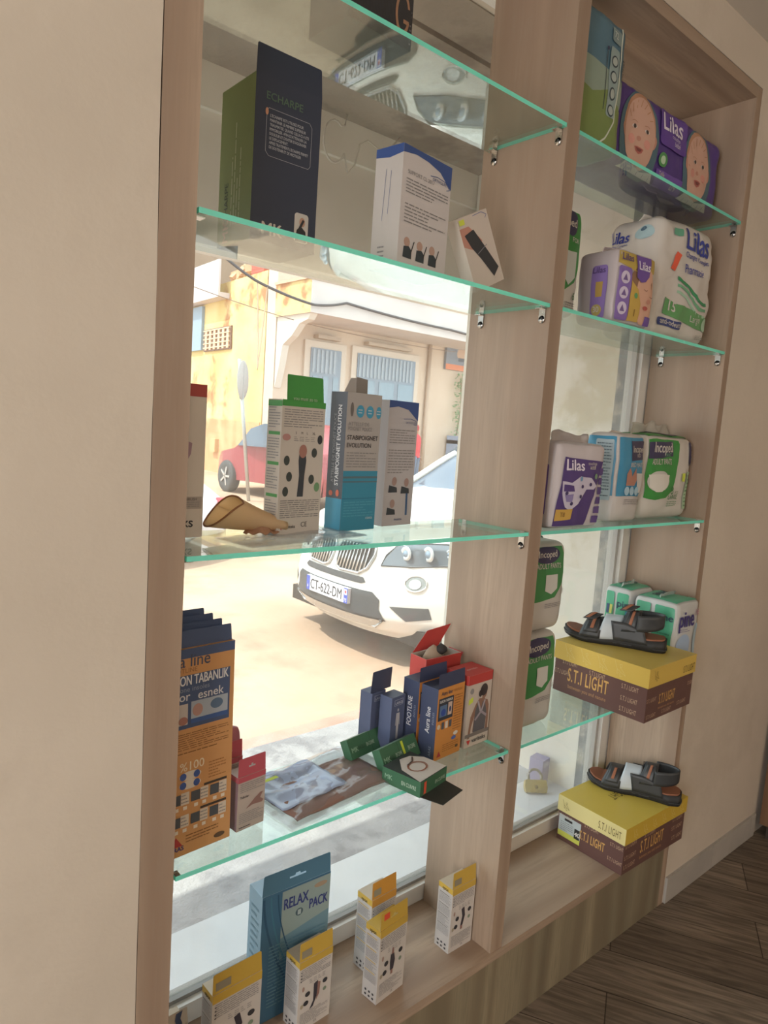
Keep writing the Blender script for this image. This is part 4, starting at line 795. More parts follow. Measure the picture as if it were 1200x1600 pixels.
# ================================================================== RIGHT BAY, SECOND SHELF
GRN = M('#2f8a3c', 0.35); DPU = M('#2f2a52', 0.35)
def adult_front(mb, f, col, txt2='ADULT PANTS', size='8', hue2='#c9cfc6'):
    mb.poly(f, [(0.02,0.97),(0.62,0.97),(0.62,0.45),(0.58,0.34),(0.48,0.27),(0.3,0.24),(0.02,0.24)], col, 2)
    mb.poly(f, [(0.02,0.90),(0.44,0.95),(0.48,0.76),(0.02,0.68)], DPU, 4)
t, mb, F = pack('adult_pants_pack', 'green adult pants pack mostly hidden by the divider, second right shelf', 'diaper pack', 0.797, 0.062, S2, 0, 0.128, 0.105, 0.225, WP, r=0.02, seed=13)
f = F['front']; mb.poly(f, [(0.0,1),(0.86,0.98),(0.93,0.8),(0.93,0.55),(0.80,0.32),(0.5,0.22),(0.0,0.2)], GRN, 2); mb.ell(f, 0.58, 0.86, 0.19, 0.13, DPU, 4); mb.text(f, 'Incoped', 0.72, 0.82, 0.024, WP, 6, align='R', bold=0.03); mb.text(f, 'FOR', 0.62, 0.68, 0.014, WP, 6, bold=0.02)
mb.poly(f, [(0.45,0.58),(0.80,0.60),(0.78,0.36),(0.6,0.28),(0.45,0.34)], M('#c4cac6'), 4); mb.text(f, '6', 0.78, 0.16, 0.022, M('#3a6a42'), 4, bold=0.02); mb.lines(f, 0.6, 0.05, 0.92, 0.14, 4, GREYP, 4, 5)
mb.build('body', t); crimp(t, 0.128, 0.105, 0.223, WP, hh=0.02, seed=2)
t, mb, F = pack('navy_wipes_pack', 'narrow navy pack squeezed between green pack and small yellow diaper pack', 'wipes pack', 0.930, 0.128, S2, 0, 0.046, 0.058, 0.165, M('#24305c', 0.35), r=0.01, b=0.003, seed=14)
f = F['front']; mb.text(f, 'Li', 0.25, 0.82, 0.024, WP, 3, bold=0.03); mb.rect(f, 0.1, 0.05, 0.9, 0.2, M('#8f7a3c'), 2); mb.build('body', t)
YP = M('#b9a04a', 0.35); LIL = M('#6a4a9c', 0.35)
t, mb, F = pack('newborn_diaper_pack', 'small yellow and purple diaper pack with a sleeping baby, second right shelf', 'diaper pack', 0.986, 0.010, S2, -5, 0.140, 0.108, 0.160, M('#bdb2b4', 0.35), r=0.014, b=0.006, cr=0.0025, seed=15)
f = F['front']
mb.poly(f, [(0.02,0.97),(0.98,0.97),(0.98,0.78),(0.7,0.72),(0.4,0.74),(0.02,0.8)], YP, 1); mb.ell(f, 0.74, 0.42, 0.28, 0.40, M('#d9ab93'), 2, 24); mb.ell(f, 0.62, 0.62, 0.30, 0.20, M('#8c684c'), 1)
mb.line(f, [(0.66,0.52),(0.72,0.50),(0.77,0.52)], 0.0013, M('#6b4438'), 5); mb.line(f, [(0.84,0.44),(0.89,0.42),(0.93,0.44)], 0.0013, M('#6b4438'), 5); mb.ell(f, 0.82, 0.36, 0.05, 0.035, M('#c98f7c'), 5); mb.ell(f, 0.74, 0.26, 0.07, 0.03, M('#b5524c'), 5)
mb.poly(f, [(0.42,0.96),(0.80,0.96),(0.78,0.70),(0.68,0.62),(0.55,0.60),(0.44,0.66)], LIL, 6); mb.text(f, 'Lilas', 0.47, 0.77, 0.026, M('#e6dfee'), 8, bold=0.03, fit=0.042); mb.text(f, 'Lilas', 0.06, 0.84, 0.020, M('#4c3470'), 8, bold=0.03, fit=0.036)
mb.rrect(f, 0.03, 0.04, 0.32, 0.76, 0.006, M('#7f63ab'), 4)
for v in (0.62, 0.41, 0.20): mb.ell(f, 0.175, v, 0.10, 0.085, M('#cfc4dc'), 5); mb.poly(f, [(0.12,v-0.04),(0.175,v+0.05),(0.23,v-0.04)], M('#6d5590'), 6)
mb.poly(f, [(0.33,0.05),(0.60,0.05),(0.60,0.30),(0.50,0.50),(0.33,0.60)], M('#c3a24a'), 4); mb.text(f, '1', 0.46, 0.12, 0.022, M('#8a6a20'), 6, bold=0.03); mb.rect(f, 0.78, 0.02, 0.95, 0.15, LIL, 5); mb.ell(f, 0.45, 0.40, 0.04, 0.04, M('#5c9a5c'), 6)
f = F['left']; mb.rrect(f, 0.45, 0.05, 0.82, 0.78, 0.008, M('#8a70b4'), 3); mb.text(f, 'Lilas', 0.48, 0.68, 0.018, M('#4c3470'), 5, bold=0.03, fit=0.032); mb.ell(f, 0.62, 0.17, 0.13, 0.08, M('#b9a55c'), 4); mb.text(f, '30', 0.54, 0.14, 0.018, WP, 6, bold=0.03); mb.rect(f, 0.56, 0.35, 0.72, 0.56, M('#b9974a'), 4)
mb.build('body', t); crimp(t, 0.14, 0.108, 0.158, M('#bdb2b4', 0.3), hh=0.02, seed=6)

t, mb, F = pack('large_adult_diaper_pack', 'big white pack reading Changes Complets Pharmacie with green waves', 'diaper pack', 1.205, 0.042, S2, -3, 0.262, 0.150, 0.292, M('#cdc7c0', 0.35), r=0.03, b=0.012, cr=0.006, seed=16)
f = F['front']; IB = M('#2c3c98')
mb.text(f, 'Lilas', 0.40, 0.77, 0.075, IB, 3, bold=0.04, fit=0.115); mb.text(f, 'Changes Complets', 0.40, 0.70, 0.018, IB, 3, bold=0.02, fit=0.115); mb.text(f, 'Pharmacie', 0.42, 0.585, 0.028, IB, 3, bold=0.01, fit=0.090)
for k in range(3):
    pts = [(0.30+0.56*q/12, 0.47-0.055*k+0.05*math.sin(1.2+q/12*4.4)-0.07*q/12) for q in range(13)]; mb.line(f, pts, 0.009-0.0015*k, [M('#2f8f5c'), M('#6fae86'), M('#a3c9ae')][k], 2)
mb.poly(f, [(0.15,0.33),(0.96,0.25),(0.96,0.13),(0.15,0.20)], M('#5c9a5c', 0.35), 2); mb.text(f, '15', 0.22, 0.235, 0.035, WP, 4, bold=0.04); mb.text(f, 'Large', 0.60, 0.195, 0.022, WP, 4); mb.ell(f, 0.88, 0.19, 0.05, 0.06, M('#a9c9ae'), 4)
mb.rrect(f, 0.08, 0.10, 0.46, 0.165, 0.004, M('#2c3c78'), 3); mb.text(f, 'anti-odeurs', 0.12, 0.115, 0.019, WP, 5, bold=0.02, fit=0.085); mb.poly(f, [(0.17,0.58),(0.26,0.72),(0.33,0.70),(0.24,0.56)], M('#e0593b'), 4)
mb.rrect(f, 0.20, 0.86, 0.33, 0.92, 0.004, M('#5fa386'), 3); mb.lines(f, 0.75, 0.05, 0.95, 0.10, 3, GREYP, 3, 6)
f = F['left']; mb.text(f, 'Lilas', 0.08, 0.80, 0.042, IB, 3, bold=0.04, fit=0.055); mb.text(f, 'Changes Complets', 0.08, 0.76, 0.010, IB, 3, fit=0.055); mb.ell(f, 0.74, 0.85, 0.18, 0.06, M('#a3bfc6'), 3); mb.ell(f, 0.72, 0.88, 0.06, 0.02, M('#4a6a80'), 4)
mb.build('body', t); crimp(t, 0.262, 0.15, 0.286, M('#cdc7c0', 0.3), hh=0.03, seed=7)

# ================================================================== RIGHT BAY, THIRD SHELF
t, mb, F = pack('purple_diaper_pack', 'white pack with purple panel, diaper picture and yellow tag, third right shelf', 'diaper pack', 0.832, 0.012, S3, -3, 0.176, 0.075, 0.188, M('#c9c2c6', 0.35), r=0.014, b=0.006, cr=0.003, seed=17)
f = F['front']; DP = M('#4a3278', 0.35)
mb.poly(f, [(0.05,0.03),(0.68,0.03),(0.80,0.5),(0.93,0.80),(0.16,0.84)], DP, 2); mb.text(f, 'Lilas', 0.19, 0.69, 0.034, M('#e6dfee'), 4, bold=0.04, fit=0.058); mb.text(f, 'couches', 0.60, 0.755, 0.010, WP, 4); mb.text(f, 'actif', 0.64, 0.705, 0.013, WP, 4, bold=0.02)
mb.poly(f, [(0.13,0.56),(0.30,0.54),(0.45,0.62),(0.68,0.60),(0.80,0.50),(0.74,0.46),(0.60,0.46),(0.46,0.30),(0.33,0.22),(0.22,0.26),(0.15,0.42)], M('#c9c3d6'), 4); mb.poly(f, [(0.16,0.52),(0.33,0.51),(0.35,0.44),(0.17,0.44)], DP, 5); mb.poly(f, [(0.20,0.40),(0.34,0.41),(0.34,0.32),(0.24,0.32)], M('#8a7fb0'), 5)
for u, v in ((0.22,0.42),(0.5,0.50),(0.48,0.38),(0.33,0.30),(0.66,0.52)): mb.ell(f, u, v, 0.025, 0.022, M('#3a2f62'), 6, 10)
mb.ell(f, 0.46, 0.59, 0.025, 0.03, M('#6f9ac0'), 6); mb.ell(f, 0.77, 0.62, 0.03, 0.035, M('#7fa37f'), 5)
mb.poly(f, [(0.06,0.10),(0.36,0.12),(0.37,0.24),(0.08,0.23)], M('#c9a24a'), 5); mb.text(f, 'T8', 0.15, 0.15, 0.014, M('#8f6a2c'), 7, bold=0.02)
for i in range(6): mb.rect(f, 0.80+0.012*i, 0.06+0.115*i, 0.93+0.008*i, 0.145+0.115*i, M('#5a4488'), 3)
f = F['left']; mb.rrect(f, 0.5, 0.15, 0.85, 0.75, 0.006, M('#6a52a0'), 3)
mb.build('body', t); crimp(t, 0.176, 0.075, 0.186, M('#c9c2c0', 0.3, 0.5, 0, 0.3), hh=0.040, seed=8)
AQ = M('#3a90b8', 0.35)
t, mb, F = pack('blue_bed_pad_pack', 'blue and white pack with joined hands picture, middle of third right shelf', 'bed pad pack', 1.112, 0.036, S3, 2, 0.130, 0.090, 0.218, M('#cfcac8', 0.35), r=0.016, b=0.006, seed=18)
f = F['front']; mb.poly(f, [(0.04,0.97),(0.97,0.97),(0.97,0.38),(0.85,0.30),(0.04,0.30)], AQ, 2); mb.poly(f, [(0.38,0.93),(0.97,0.93),(0.97,0.72),(0.42,0.70)], DPU, 4); mb.text(f, 'Incoped', 0.44, 0.80, 0.024, WP, 6, bold=0.03, fit=0.062); mb.text(f, 'BED', 0.62, 0.745, 0.012, WP, 6); mb.text(f, 'BED MATS', 0.40, 0.63, 0.016, WP, 5, bold=0.02, fit=0.066)
mb.poly(f, [(0.30,0.42),(0.30,0.55),(0.40,0.62),(0.50,0.52),(0.62,0.62),(0.68,0.48),(0.60,0.42)], M('#b5806c'), 5); mb.poly(f, [(0.66,0.56),(0.92,0.56),(0.88,0.34),(0.72,0.34)], M('#d3d3d0'), 5)
for u in (0.34, 0.52, 0.70): mb.ell(f, u, 0.36, 0.085, 0.05, M('#a9cbdc'), 6)
mb.lines(f, 0.3, 0.20, 0.95, 0.27, 3, GREYP, 4, 8)
f = F['left']; mb.rect(f, 0.04, 0.3, 0.96, 0.97, AQ, 2); mb.rrect(f, 0.35, 0.25, 0.9, 0.93, 0.004, M('#a9bcc6'), 4); mb.lines(f, 0.40, 0.28, 0.85, 0.90, 18, M('#5f7280'), 6, 9)
mb.build('body', t); crimp(t, 0.130, 0.09, 0.216, WP, hh=0.016, seed=9)
GR3 = M('#2f8f3a', 0.35)
t, mb, F = pack('green_adult_pants_pack', 'large green and white adult pants pack reading 8 PCS LARGE, third right shelf', 'diaper pack', 1.282, 0.055, S3, -1, 0.236, 0.125, 0.222, M('#d0cbc4', 0.35), r=0.024, b=0.010, cr=0.004, seed=19)
f = F['front']; mb.poly(f, [(0.02,0.97),(0.62,0.97),(0.60,0.55),(0.55,0.36),(0.42,0.26),(0.2,0.24),(0.02,0.26)], GR3, 2); mb.poly(f, [(0.02,0.92),(0.48,0.94),(0.48,0.76),(0.02,0.72)], DPU, 4); mb.text(f, 'Incoped', 0.45, 0.81, 0.036, WP, 6, align='R', bold=0.03, fit=0.082); mb.text(f, 'PANT', 0.30, 0.755, 0.014, M('#6fae86'), 6, fit=0.030)
mb.text(f, 'ADULT PANTS', 0.46, 0.66, 0.022, WP, 5, align='R', bold=0.02, fit=0.088); mb.ell(f, 0.24, 0.46, 0.20, 0.12, M('#c9c7c0'), 5, 20); mb.poly(f, [(0.06,0.54),(0.44,0.54),(0.40,0.40),(0.30,0.34),(0.18,0.34),(0.08,0.40)], M('#dedbd2'), 6)
mb.text(f, '8', 0.50, 0.30, 0.030, M('#3a7a42'), 5, bold=0.02); mb.text(f, 'PCS', 0.60, 0.30, 0.012, M('#3a7a42'), 5); mb.text(f, 'LARGE', 0.46, 0.24, 0.017, M('#3a7a42'), 5, bold=0.02); mb.lines(f, 0.46, 0.15, 0.68, 0.22, 3, M('#3a7a42'), 5, 9)
mb.poly(f, [(0.72,0.46),(0.79,0.46),(0.79,0.56),(0.72,0.56)], M('#cfe04a'), 5); mb.rrect(f, 0.84, 0.12, 0.95, 0.58, 0.003, M('#b5d0b0'), 3); mb.lines(f, 0.86, 0.14, 0.93, 0.55, 9, M('#4c8a52'), 5, 3); mb.rrect(f, 0.88, 0.66, 0.97, 0.95, 0.006, DPU, 3); mb.text(f, 'Incoped', 0.945, 0.68, 0.014, WP, 5, rot=PI/2, bold=0.02, fit=0.052)
f = F['top']; mb.poly(f, [(0.05,0.05),(0.95,0.05),(0.95,0.9),(0.05,0.9)], GR3, 2); mb.ell(f, 0.55, 0.45, 0.35, 0.35, DPU, 4)
mb.build('body', t); crimp(t, 0.225, 0.125, 0.220, M('#cfcac0', 0.25, 0.5, 0, 0.35), hh=0.050, seed=10)

# ================================================================== RIGHT BAY, LOWEST SHELF
for i, (z, h, lab) in enumerate(((S4, 0.222, 'lower of two stacked green adult pants packs beside the divider'), (S4+0.228, 0.205, 'upper of two stacked green adult pants packs beside the divider'))):
    t, mb, F = pack('stacked_pants_pack', lab, 'diaper pack', 0.798, 0.045, z, 0, 0.162, 0.110, h, M('#c9c5bf', 0.35), r=0.022, b=0.006, cr=0.003, seed=21+i, group='stacked pants packs')
    f = F['front']; mb.poly(f, [(0.0,0.98),(0.86,0.97),(0.90,0.8),(0.88,0.55),(0.72,0.40),(0.4,0.36),(0.0,0.36)], M('#3a8a4a', 0.35), 2); mb.ell(f, 0.48, 0.88, 0.30, 0.10, DPU, 4); mb.text(f, 'Incoped', 0.70, 0.85, 0.022, WP, 6, align='R', bold=0.03); mb.text(f, 'ADULT PANTS', 0.80, 0.73, 0.016, WP, 5, align='R', bold=0.02, fit=0.09)
    mb.poly(f, [(0.46,0.66),(0.72,0.66),(0.74,0.5),(0.62,0.44),(0.48,0.48)], M('#d3d3cc'), 5); mb.lines(f, 0.5, 0.28, 0.85, 0.34, 3, GREYP, 4, 5); mb.text(f, '8', 0.86, 0.42, 0.02, WP, 5)
    mb.build('body', t)
    crimp(t, 0.15, 0.11, h-0.002, M('#5c7a6a', 0.3, 0.5, 0, 0.2), hh=0.003 if i == 0 else 0.016, seed=22+i)
MG = M('#4fae8a', 0.35)
for i, (x, y, w, d, h, lab) in enumerate(((1.393, -0.020, 0.130, 0.128, 0.250, 'nearer mint and white pack reading pine behind the upper shoe box'), (1.392, 0.116, 0.128, 0.084, 0.258, 'farther mint and white soft pack behind the black sandal'))):
    t, mb, F = pack('mint_diaper_pack', lab, 'diaper pack', x, y, S4, 0, w, d, h, M('#c9cbca', 0.35), r=0.016, b=0.006, cr=0.003, seed=31+i, group='mint and white packs')
    f = F['top']; mb.poly(f, [(0.05,0.05),(0.95,0.05),(0.95,0.95),(0.05,0.95)], MG, 2); mb.text(f, 'pine', 0.85, 0.75, 0.045, M('#2f4a5c'), 4, bold=0.04, rot=PI)
    f = F['left']; mb.rrect(f, 0.10, 0.40, 0.42, 0.95, 0.006, MG, 3); mb.rrect(f, 0.52, 0.25, 0.95, 0.95, 0.006, MG, 3); mb.text(f, 'pine', 0.56, 0.80, 0.026, M('#24425c'), 5, bold=0.04, fit=0.048); mb.lines(f, 0.56, 0.5, 0.9, 0.72, 5, M('#3a8a70'), 5, 6)
    if i: mb.rect(f, 0.16, 0.7, 0.26, 0.8, M('#35507c'), 5); mb.rect(f, 0.28, 0.7, 0.38, 0.8, M('#cfd06a'), 5)
    f = F['front']; mb.text(f, 'pine', 0.10, 0.74, 0.062, M('#3a2f78'), 4, bold=0.05, fit=0.078); mb.lines(f, 0.14, 0.68, 0.66, 0.72, 2, M('#8a86a8'), 4, 6)
    mb.ell(f, 0.32, 0.52, 0.24, 0.14, M('#a9c0dc'), 2); mb.text(f, '16', 0.78, 0.84, 0.026, M('#b5708c'), 4); mb.ell(f, 0.85, 0.50, 0.12, 0.25, M('#b5cddc'), 2); mb.rect(f, 0.05, 0.05, 0.95, 0.22, MG, 2)
    mb.build('body', t); crimp(t, w, d, h-0.004, M('#c3cbc6', 0.25, 0.5, 0, 0.4), hh=0.034, seed=33+i)

# ================================================================== SHOE BOXES AND SANDALS
YB = M('#d6b650', 0.45); YB2 = M('#d3c47a', 0.45); BR = M('#5f3d37', 0.5); LG = M('#c9a98c')
def logo(mb, f, u, v, s, m, k=3):        # walking figure drawn with thin lines
    P = lambda a, b: (u+a*s/f.W, v+b*s/f.H)
    mb.line(f, [P(0.1,1.0), P(0.3,0.5), P(0.55,0.35), P(0.9,0.2), P(0.7,0.45), P(0.55,0.6), P(0.45,0.8), P(0.6,0.85), P(0.62,0.7), P(0.5,0.62)], 0.0008, m, k); mb.line(f, [P(0.3,0.5), P(0.32,0.2), P(0.42,0.3)], 0.0008, m, k); mb.line(f, [P(0.5,0.3), P(0.55,0.05), P(0.68,0.12)], 0.0008, m, k)
def shoe_box(lab, x, y, z, ang, w, d, h, lidh, front_long, lidfront, lidleft, lidtop):
    t = thing('shoe_box', lab, 'shoe box', (x, y, z+0.0008), (0, 0, math.radians(ang)), 'yellow and brown shoe boxes')
    mb = MB(); mb.box((0.003, 0.003, 0), (w-0.003, d-0.003, h-0.004), BR)
    fs = dict(front=Fr((0,0.003,0), (1,0,0), (0,0,1), w, h), left=Fr((0.003,d,0), (0,-1,0), (0,0,1), d, h))
    for key, f in fs.items():
        big = (key == 'front') == front_long
        if big:
            mb.text(f, 'S.T.I LIGHT', 0.17 if not front_long else 0.27, 0.27, 0.050, M('#d3a45a'), 2, bold=0.02, fit=0.118)
            mb.text(f, 'between you and nature', 0.18 if not front_long else 0.27, 0.13, 0.014, M('#b98a5c'), 2, fit=0.112)
            for u, v in ((0.10,0.58),(0.40,0.53),(0.74,0.50),(0.74,0.28),(0.74,0.08),(0.02,0.36)) if not front_long else ((0.03,0.55),(0.03,0.30),(0.03,0.10),(0.32,0.57),(0.78,0.55),(0.78,0.35),(0.80,0.12)):
                mb.text(f, 'S.T.I LIGHT', u, v, 0.017, LG, 2, bold=0.005, fit=0.045 if not front_long else 0.055)
        else:
            mb.text(f, 'S.T.I LIGHT', 0.36 if front_long else 0.27, 0.27, 0.036, M('#d3a45a'), 2, bold=0.02, fit=0.080)
            if not front_long: mb.text(f, 'between you and nature', 0.27, 0.17, 0.009, M('#b98a5c'), 2, fit=0.08)
            for u, v in ((0.02,0.52),(0.42,0.58),(0.80,0.50),(0.78,0.18)) if front_long else ((0.02,0.36),(0.04,0.06),(0.36,0.06),(0.68,0.10),(0.88,0.42)):
                mb.text(f, 'S.T.I LIGHT', u, v, 0.014, LG, 2, bold=0.005, fit=0.045 if f.W*(1-u) > 0.05 else f.W*(1-u)*0.9)
    mb.build('box_body', t)
    mb = MB(); l0 = h-lidh; mb.box((0, 0, l0), (w, d, h), lidfront, dict(top=lidtop, left=lidleft, bottom=BR))
    f = Fr((0,0,l0), (1,0,0), (0,0,1), w, lidh); g = Fr((0,d,l0), (0,-1,0), (0,0,1), d, lidh); p = Fr((0,0,h), (1,0,0), (0,1,0), w, d)
    lk = M('#5f4d22'); pale = M('#e0cf86')
    if front_long:
        for k in range(6): logo(mb, f, 0.10+0.15*k, 0.12, 0.032, pale)
        logo(mb, g, 0.06, 0.15, 0.030, lk); mb.text(g, 'S.T.I LIGHT', 0.62, 0.25, 0.030, lk, 2, fit=0.070)
        mb.text(p, 'S.T.I LIGHT', 0.72, 0.62, 0.040, M('#4f4318'), 2, fit=0.12, rot=PI); logo(mb, p, 0.5, 0.36, 0.045, lk)
    else:
        for k in range(4): logo(mb, g, 0.10+0.18*k, 0.10, 0.040, pale)
        logo(mb, f, 0.08, 0.25, 0.030, lk); mb.text(f, 'S.T.I LIGHT', 0.72, 0.18, 0.026, lk, 2, fit=0.060)
    mb.build('lid', t, bevel=0.0012)
    return t, fs, h
t1, fs, h1 = shoe_box('upper yellow-lidded brown shoe box reading between you and nature', 1.145, -0.091, S4, 0.5, 0.240, 0.270, 0.136, 0.048, False, YB, YB, M('#cdb356', 0.4))
t2, fs2, h2 = shoe_box('lower yellow-lidded brown shoe box with size 40 sticker', 1.253, -0.022, SILL, -1.5, 0.322, 0.218, 0.132, 0.046, True, M('#cfae35', 0.45), M('#ddd08f', 0.45), M('#cdb548', 0.4))
mb = MB(); f = Fr((0.0027, 0.218, 0), (0,-1,0), (0,0,1), 0.218, 0.132); mb.rect(f, 0.03, 0.10, 0.37, 0.58, M('#b9c3c4'), 1); mb.rect(f, 0.03, 0.10, 0.37, 0.22, M('#cfd35a'), 2); mb.rect(f, 0.28, 0.20, 0.36, 0.42, DARK, 3); mb.text(f, '40', 0.285, 0.26, 0.018, WHITE, 4, bold=0.03); mb.rect(f, 0.12, 0.48, 0.24, 0.53, DARK, 3); mb.lines(f, 0.06, 0.24, 0.26, 0.45, 5, GREYP, 3, 3); mb.build('size_sticker', t2)

def sandal(lab, loc, ang, flapopen=0):
    """foot points along -x; inner origin under the middle of the sole"""
    t = thing('sandal', lab, 'sandal', loc, (0, 0, math.radians(ang)), 'black leather sandals')
    L = 0.262; BK = M('#23282d', 0.42, 0.5); TAN = M('#8f5638', 0.55); RUB = M('#181a1d', 0.6)
    def half(u):      # u 0 toe .. 1 heel : half width and centre offset
        pts = [(0,0.0),(0.03,0.020),(0.1,0.036),(0.25,0.047),(0.38,0.046),(0.55,0.037),(0.72,0.034),(0.88,0.035),(0.96,0.026),(1.0,0.0)]
        for (a, p), (b, q) in zip(pts, pts[1:]):
            if u <= b: s = (u-a)/(b-a); s = s*s*(3-2*s) if a > 0.03 and b < 0.96 else math.sin(s*PI/2) if a < 0.1 else 1-(1-math.sqrt(max(0, 1-s*s))) if b >= 1 else s; return p+(q-p)*(s if b < 1 else 1-s) if b < 1 else p*s
        return 0
    def cen(u): return 0.006*math.sin(u*PI*1.2)
    N = 44; prof = []
    us = [0.5-0.5*math.cos(PI*i/N) for i in range(N+1)]
    up = [(us[i]*L-L/2, cen(us[i])+half(us[i])) for i in range(N+1)]; dn = [(us[i]*L-L/2, cen(us[i])-half(us[i])) for i in range(N, -1, -1)]
    out = up+dn[1:-1]
    def zt(x): u = (x+L/2)/L; return 0.024+0.012*max(0, (u-0.35))/0.65 + 0.010*max(0, 0.15-u)/0.15
    def zb(x): u = (x+L/2)/L; return 0.010*max(0, 0.18-u)/0.18
    def shell(mb, sc, z0, z1, m):
        n = len(out); V = []
        for zf in (z0, z1):
            for x, y in out: V.append((x*sc, y*sc if sc < 1 else y, zf(x)))
        mb.add(V, [(i, (i+1) % n, n+(i+1) % n, n+i) for i in range(n)], m, True)
        m_ = len(up); F = []
        for base in (0, n):
            for i in range(N):
                a, b = i, i+1; c, d = (n-i-1) % n, (n-i) % n
                if i == 0: F.append((base+0, base+1, base+n-1))
                elif i == N-1: F.append((base+a, base+b, base+c+0)) if c != b else F.append((base+a, base+b, base+d))
                else: F.append((base+a, base+b, base+c, base+d))
        mb.add(V, F, m)
    mb = MB(); shell(mb, 1.0, zb, lambda x: zt(x)-0.004, RUB); shell(mb, 1.02, lambda x: zb(x)+0.006, lambda x: zb(x)+0.009, M('#2c3034', 0.5)); mb.build('sole', t, normals=True)
    mb = MB(); shell(mb, 0.965, lambda x: zt(x)-0.006, lambda x: zt(x), TAN); mb.build('footbed', t, normals=True)
    def band(name, x0, x1, hgt, m, lean=0.0, a0=0.0, a1=PI, sc=1.0, taper=0.0, th=0.0028):
        mb = MB()
        def fn(u, v):
            a = a0+(a1-a0)*u; x = x0+(x1-x0)*v; uu = (x+L/2)/L; r = half(min(0.97, max(0.03, uu)))*sc+0.001
            c = math.cos(a); s = math.sin(a); k = abs(c)**0.75*(1 if c >= 0 else -1)
            narrow = (v-0.5)*taper*s; hh = hgt+(0.012 if v > 0.5 else 0)*0
            return Vector((x+lean*s-narrow*(x1-x0), cen(uu)+k*r, zt(x)-0.010+(hh+0.010)*s**0.8 if s > 0 else zt(x)-0.010))
        mb.grid(fn, 30, 8, m); return mb.build(name, t, solid=th), fn
    b1, f1 = band('front_strap', -0.088, -0.034, 0.036, BK, 0.010, taper=0.25)
    b2, f2 = band('instep_strap', 0.004, 0.058, 0.064, BK, 0.014, taper=0.35)
    bp, fp = band('paper_wrap', -0.040, 0.008, 0.047, M('#c3ccd3', 0.35), 0.012, sc=0.99, th=0.001)
    # heel strap with low counter
    mb = MB()
    def hs(u, v):
        a = -PI*0.5+PI*u; uu = 0.86; r = 0.036; x = 0.055+0.064*math.cos(a) ; y = cen(0.8)+math.sin(a)*r*1.02
        z = 0.060+0.030*(v)-0.012*abs(math.sin(a))*(1-v)+0.004*math.cos(a); return Vector((x, y, z))
    mb.grid(hs, 30, 5, BK); mb.build('heel_strap', t, solid=0.003)
    for s in (-1, 1):       # side quarter joining instep strap to the sole
        mb = MB(); mb.grid(lambda u, v: Vector((0.000+0.085*u-0.01*v, cen(0.6)+s*(0.0385-0.001*v), 0.016+(0.050-0.030*max(0, u-0.45))*v)), 12, 5, BK); mb.build('side_quarter', t, solid=0.003)
    # velcro tabs on the camera side with tan stripe
    for (fn, w0) in ((f1, 0.5), (f2, 0.5)):
        for nm, a, b, c, d, m, off in (('velcro_tab', 0.56, 0.93, 0.14, 0.86, BK, 0.0035), ('tan_stripe', 0.60, 0.86, 0.42, 0.60, M('#9c6244', 0.6), 0.0062)):
            mb = MB()
            def g(u, v, fn=fn, a=a, b=b, c=c, d=d, off=off):
                P = fn(a+(b-a)*u, c+(d-c)*v); Q = fn(a+(b-a)*u, 0.5); cc = Vector((P.x, 0, 0.01)); n = (P-cc).normalized(); return P+n*off
            mb.grid(g, 10, 6, m); mb.build(nm, t, solid=0.0022 if nm == 'velcro_tab' else 0.001)
    if flapopen:
        for x in (-0.070, 0.020):
            mb = MB(); z0 = 0.058 if x < 0 else 0.094
            mb.grid(lambda u, v: Vector((x+0.030*v+0.014*math.sin(u*PI*1.1)-0.008, 0.02-0.045*u, z0+0.014*math.sin(u*PI*0.95))), 14, 5, BK); mb.build('open_velcro_tab', t, solid=0.003)
            mb = MB(); mb.grid(lambda u, v: Vector((x+0.010*v+0.014*math.sin(u*PI*1.1)-0.002, 0.018-0.042*u, z0+0.0028+0.014*math.sin(u*PI*0.95))), 14, 2, M('#9c6244', 0.6)); mb.build('open_tab_lining', t, solid=0.0008)
    mb = MB(); mb.grid(lambda u, v: Vector((0.018+0.055*u, cen(0.6)+0.034, 0.040+0.040*v)), 8, 4, M('#2f7f9c', 0.5) if flapopen else M('#5c4636', 0.6)); mb.build('inner_lining', t, solid=0.001)
    if not flapopen:
        mb = MB(); mb.text(Fr((0.026, cen(0.6)+0.0325, 0.052), (1,0,0), (0,0,1), 0.05, 0.02), 'LIGHT', 0, 0.1, 0.018, M('#a98a5c'), 1, bold=0.02, fit=0.04); mb.build('inner_mark', t)
    return t
sandal('black leather sandal with open velcro tabs on the upper shoe box', (1.266, 0.082, S4+0.1375), -64, 1)
sandal('black leather sandal with closed straps on the lower shoe box', (1.462, 0.082, SILL+0.1335), -66, 0)

# padlock and small lilac box outside on the marble ledge
t = thing('padlock', 'dirty brass padlock lying on the marble ledge outside the window', 'padlock', (1.432, 0.395, 0.206), (math.radians(-35), 0, math.radians(-38)))
mb = MB(); mb.prism([(-0.034,0.0),(0.034,0.0),(0.038,0.018),(0.034,0.040),(-0.034,0.040),(-0.038,0.018)], -0.011, 0.011, M('#a9975c', 0.45, 0.5, 0.4), 'Y'); mb.build('body', t, bevel=0.003)
mb = MB(); mb.tube([(-0.020,0,0.036)]+[(-0.022*math.cos(a*PI/10), 0, 0.052+0.022*math.sin(a*PI/10)) for a in range(11)]+[(0.020,0,0.036)], 0.0045, M('#8d8b86', 0.35, 0.5, 0.8)); mb.build('shackle', t)
mb = MB(); mb.lathe((0, -0.0112, 0.017), [(0.0001,-0.001),(0.006,-0.001),(0.006,0.001)], M('#5c4a2c'), 12, 'Y'); mb.build('keyhole', t)
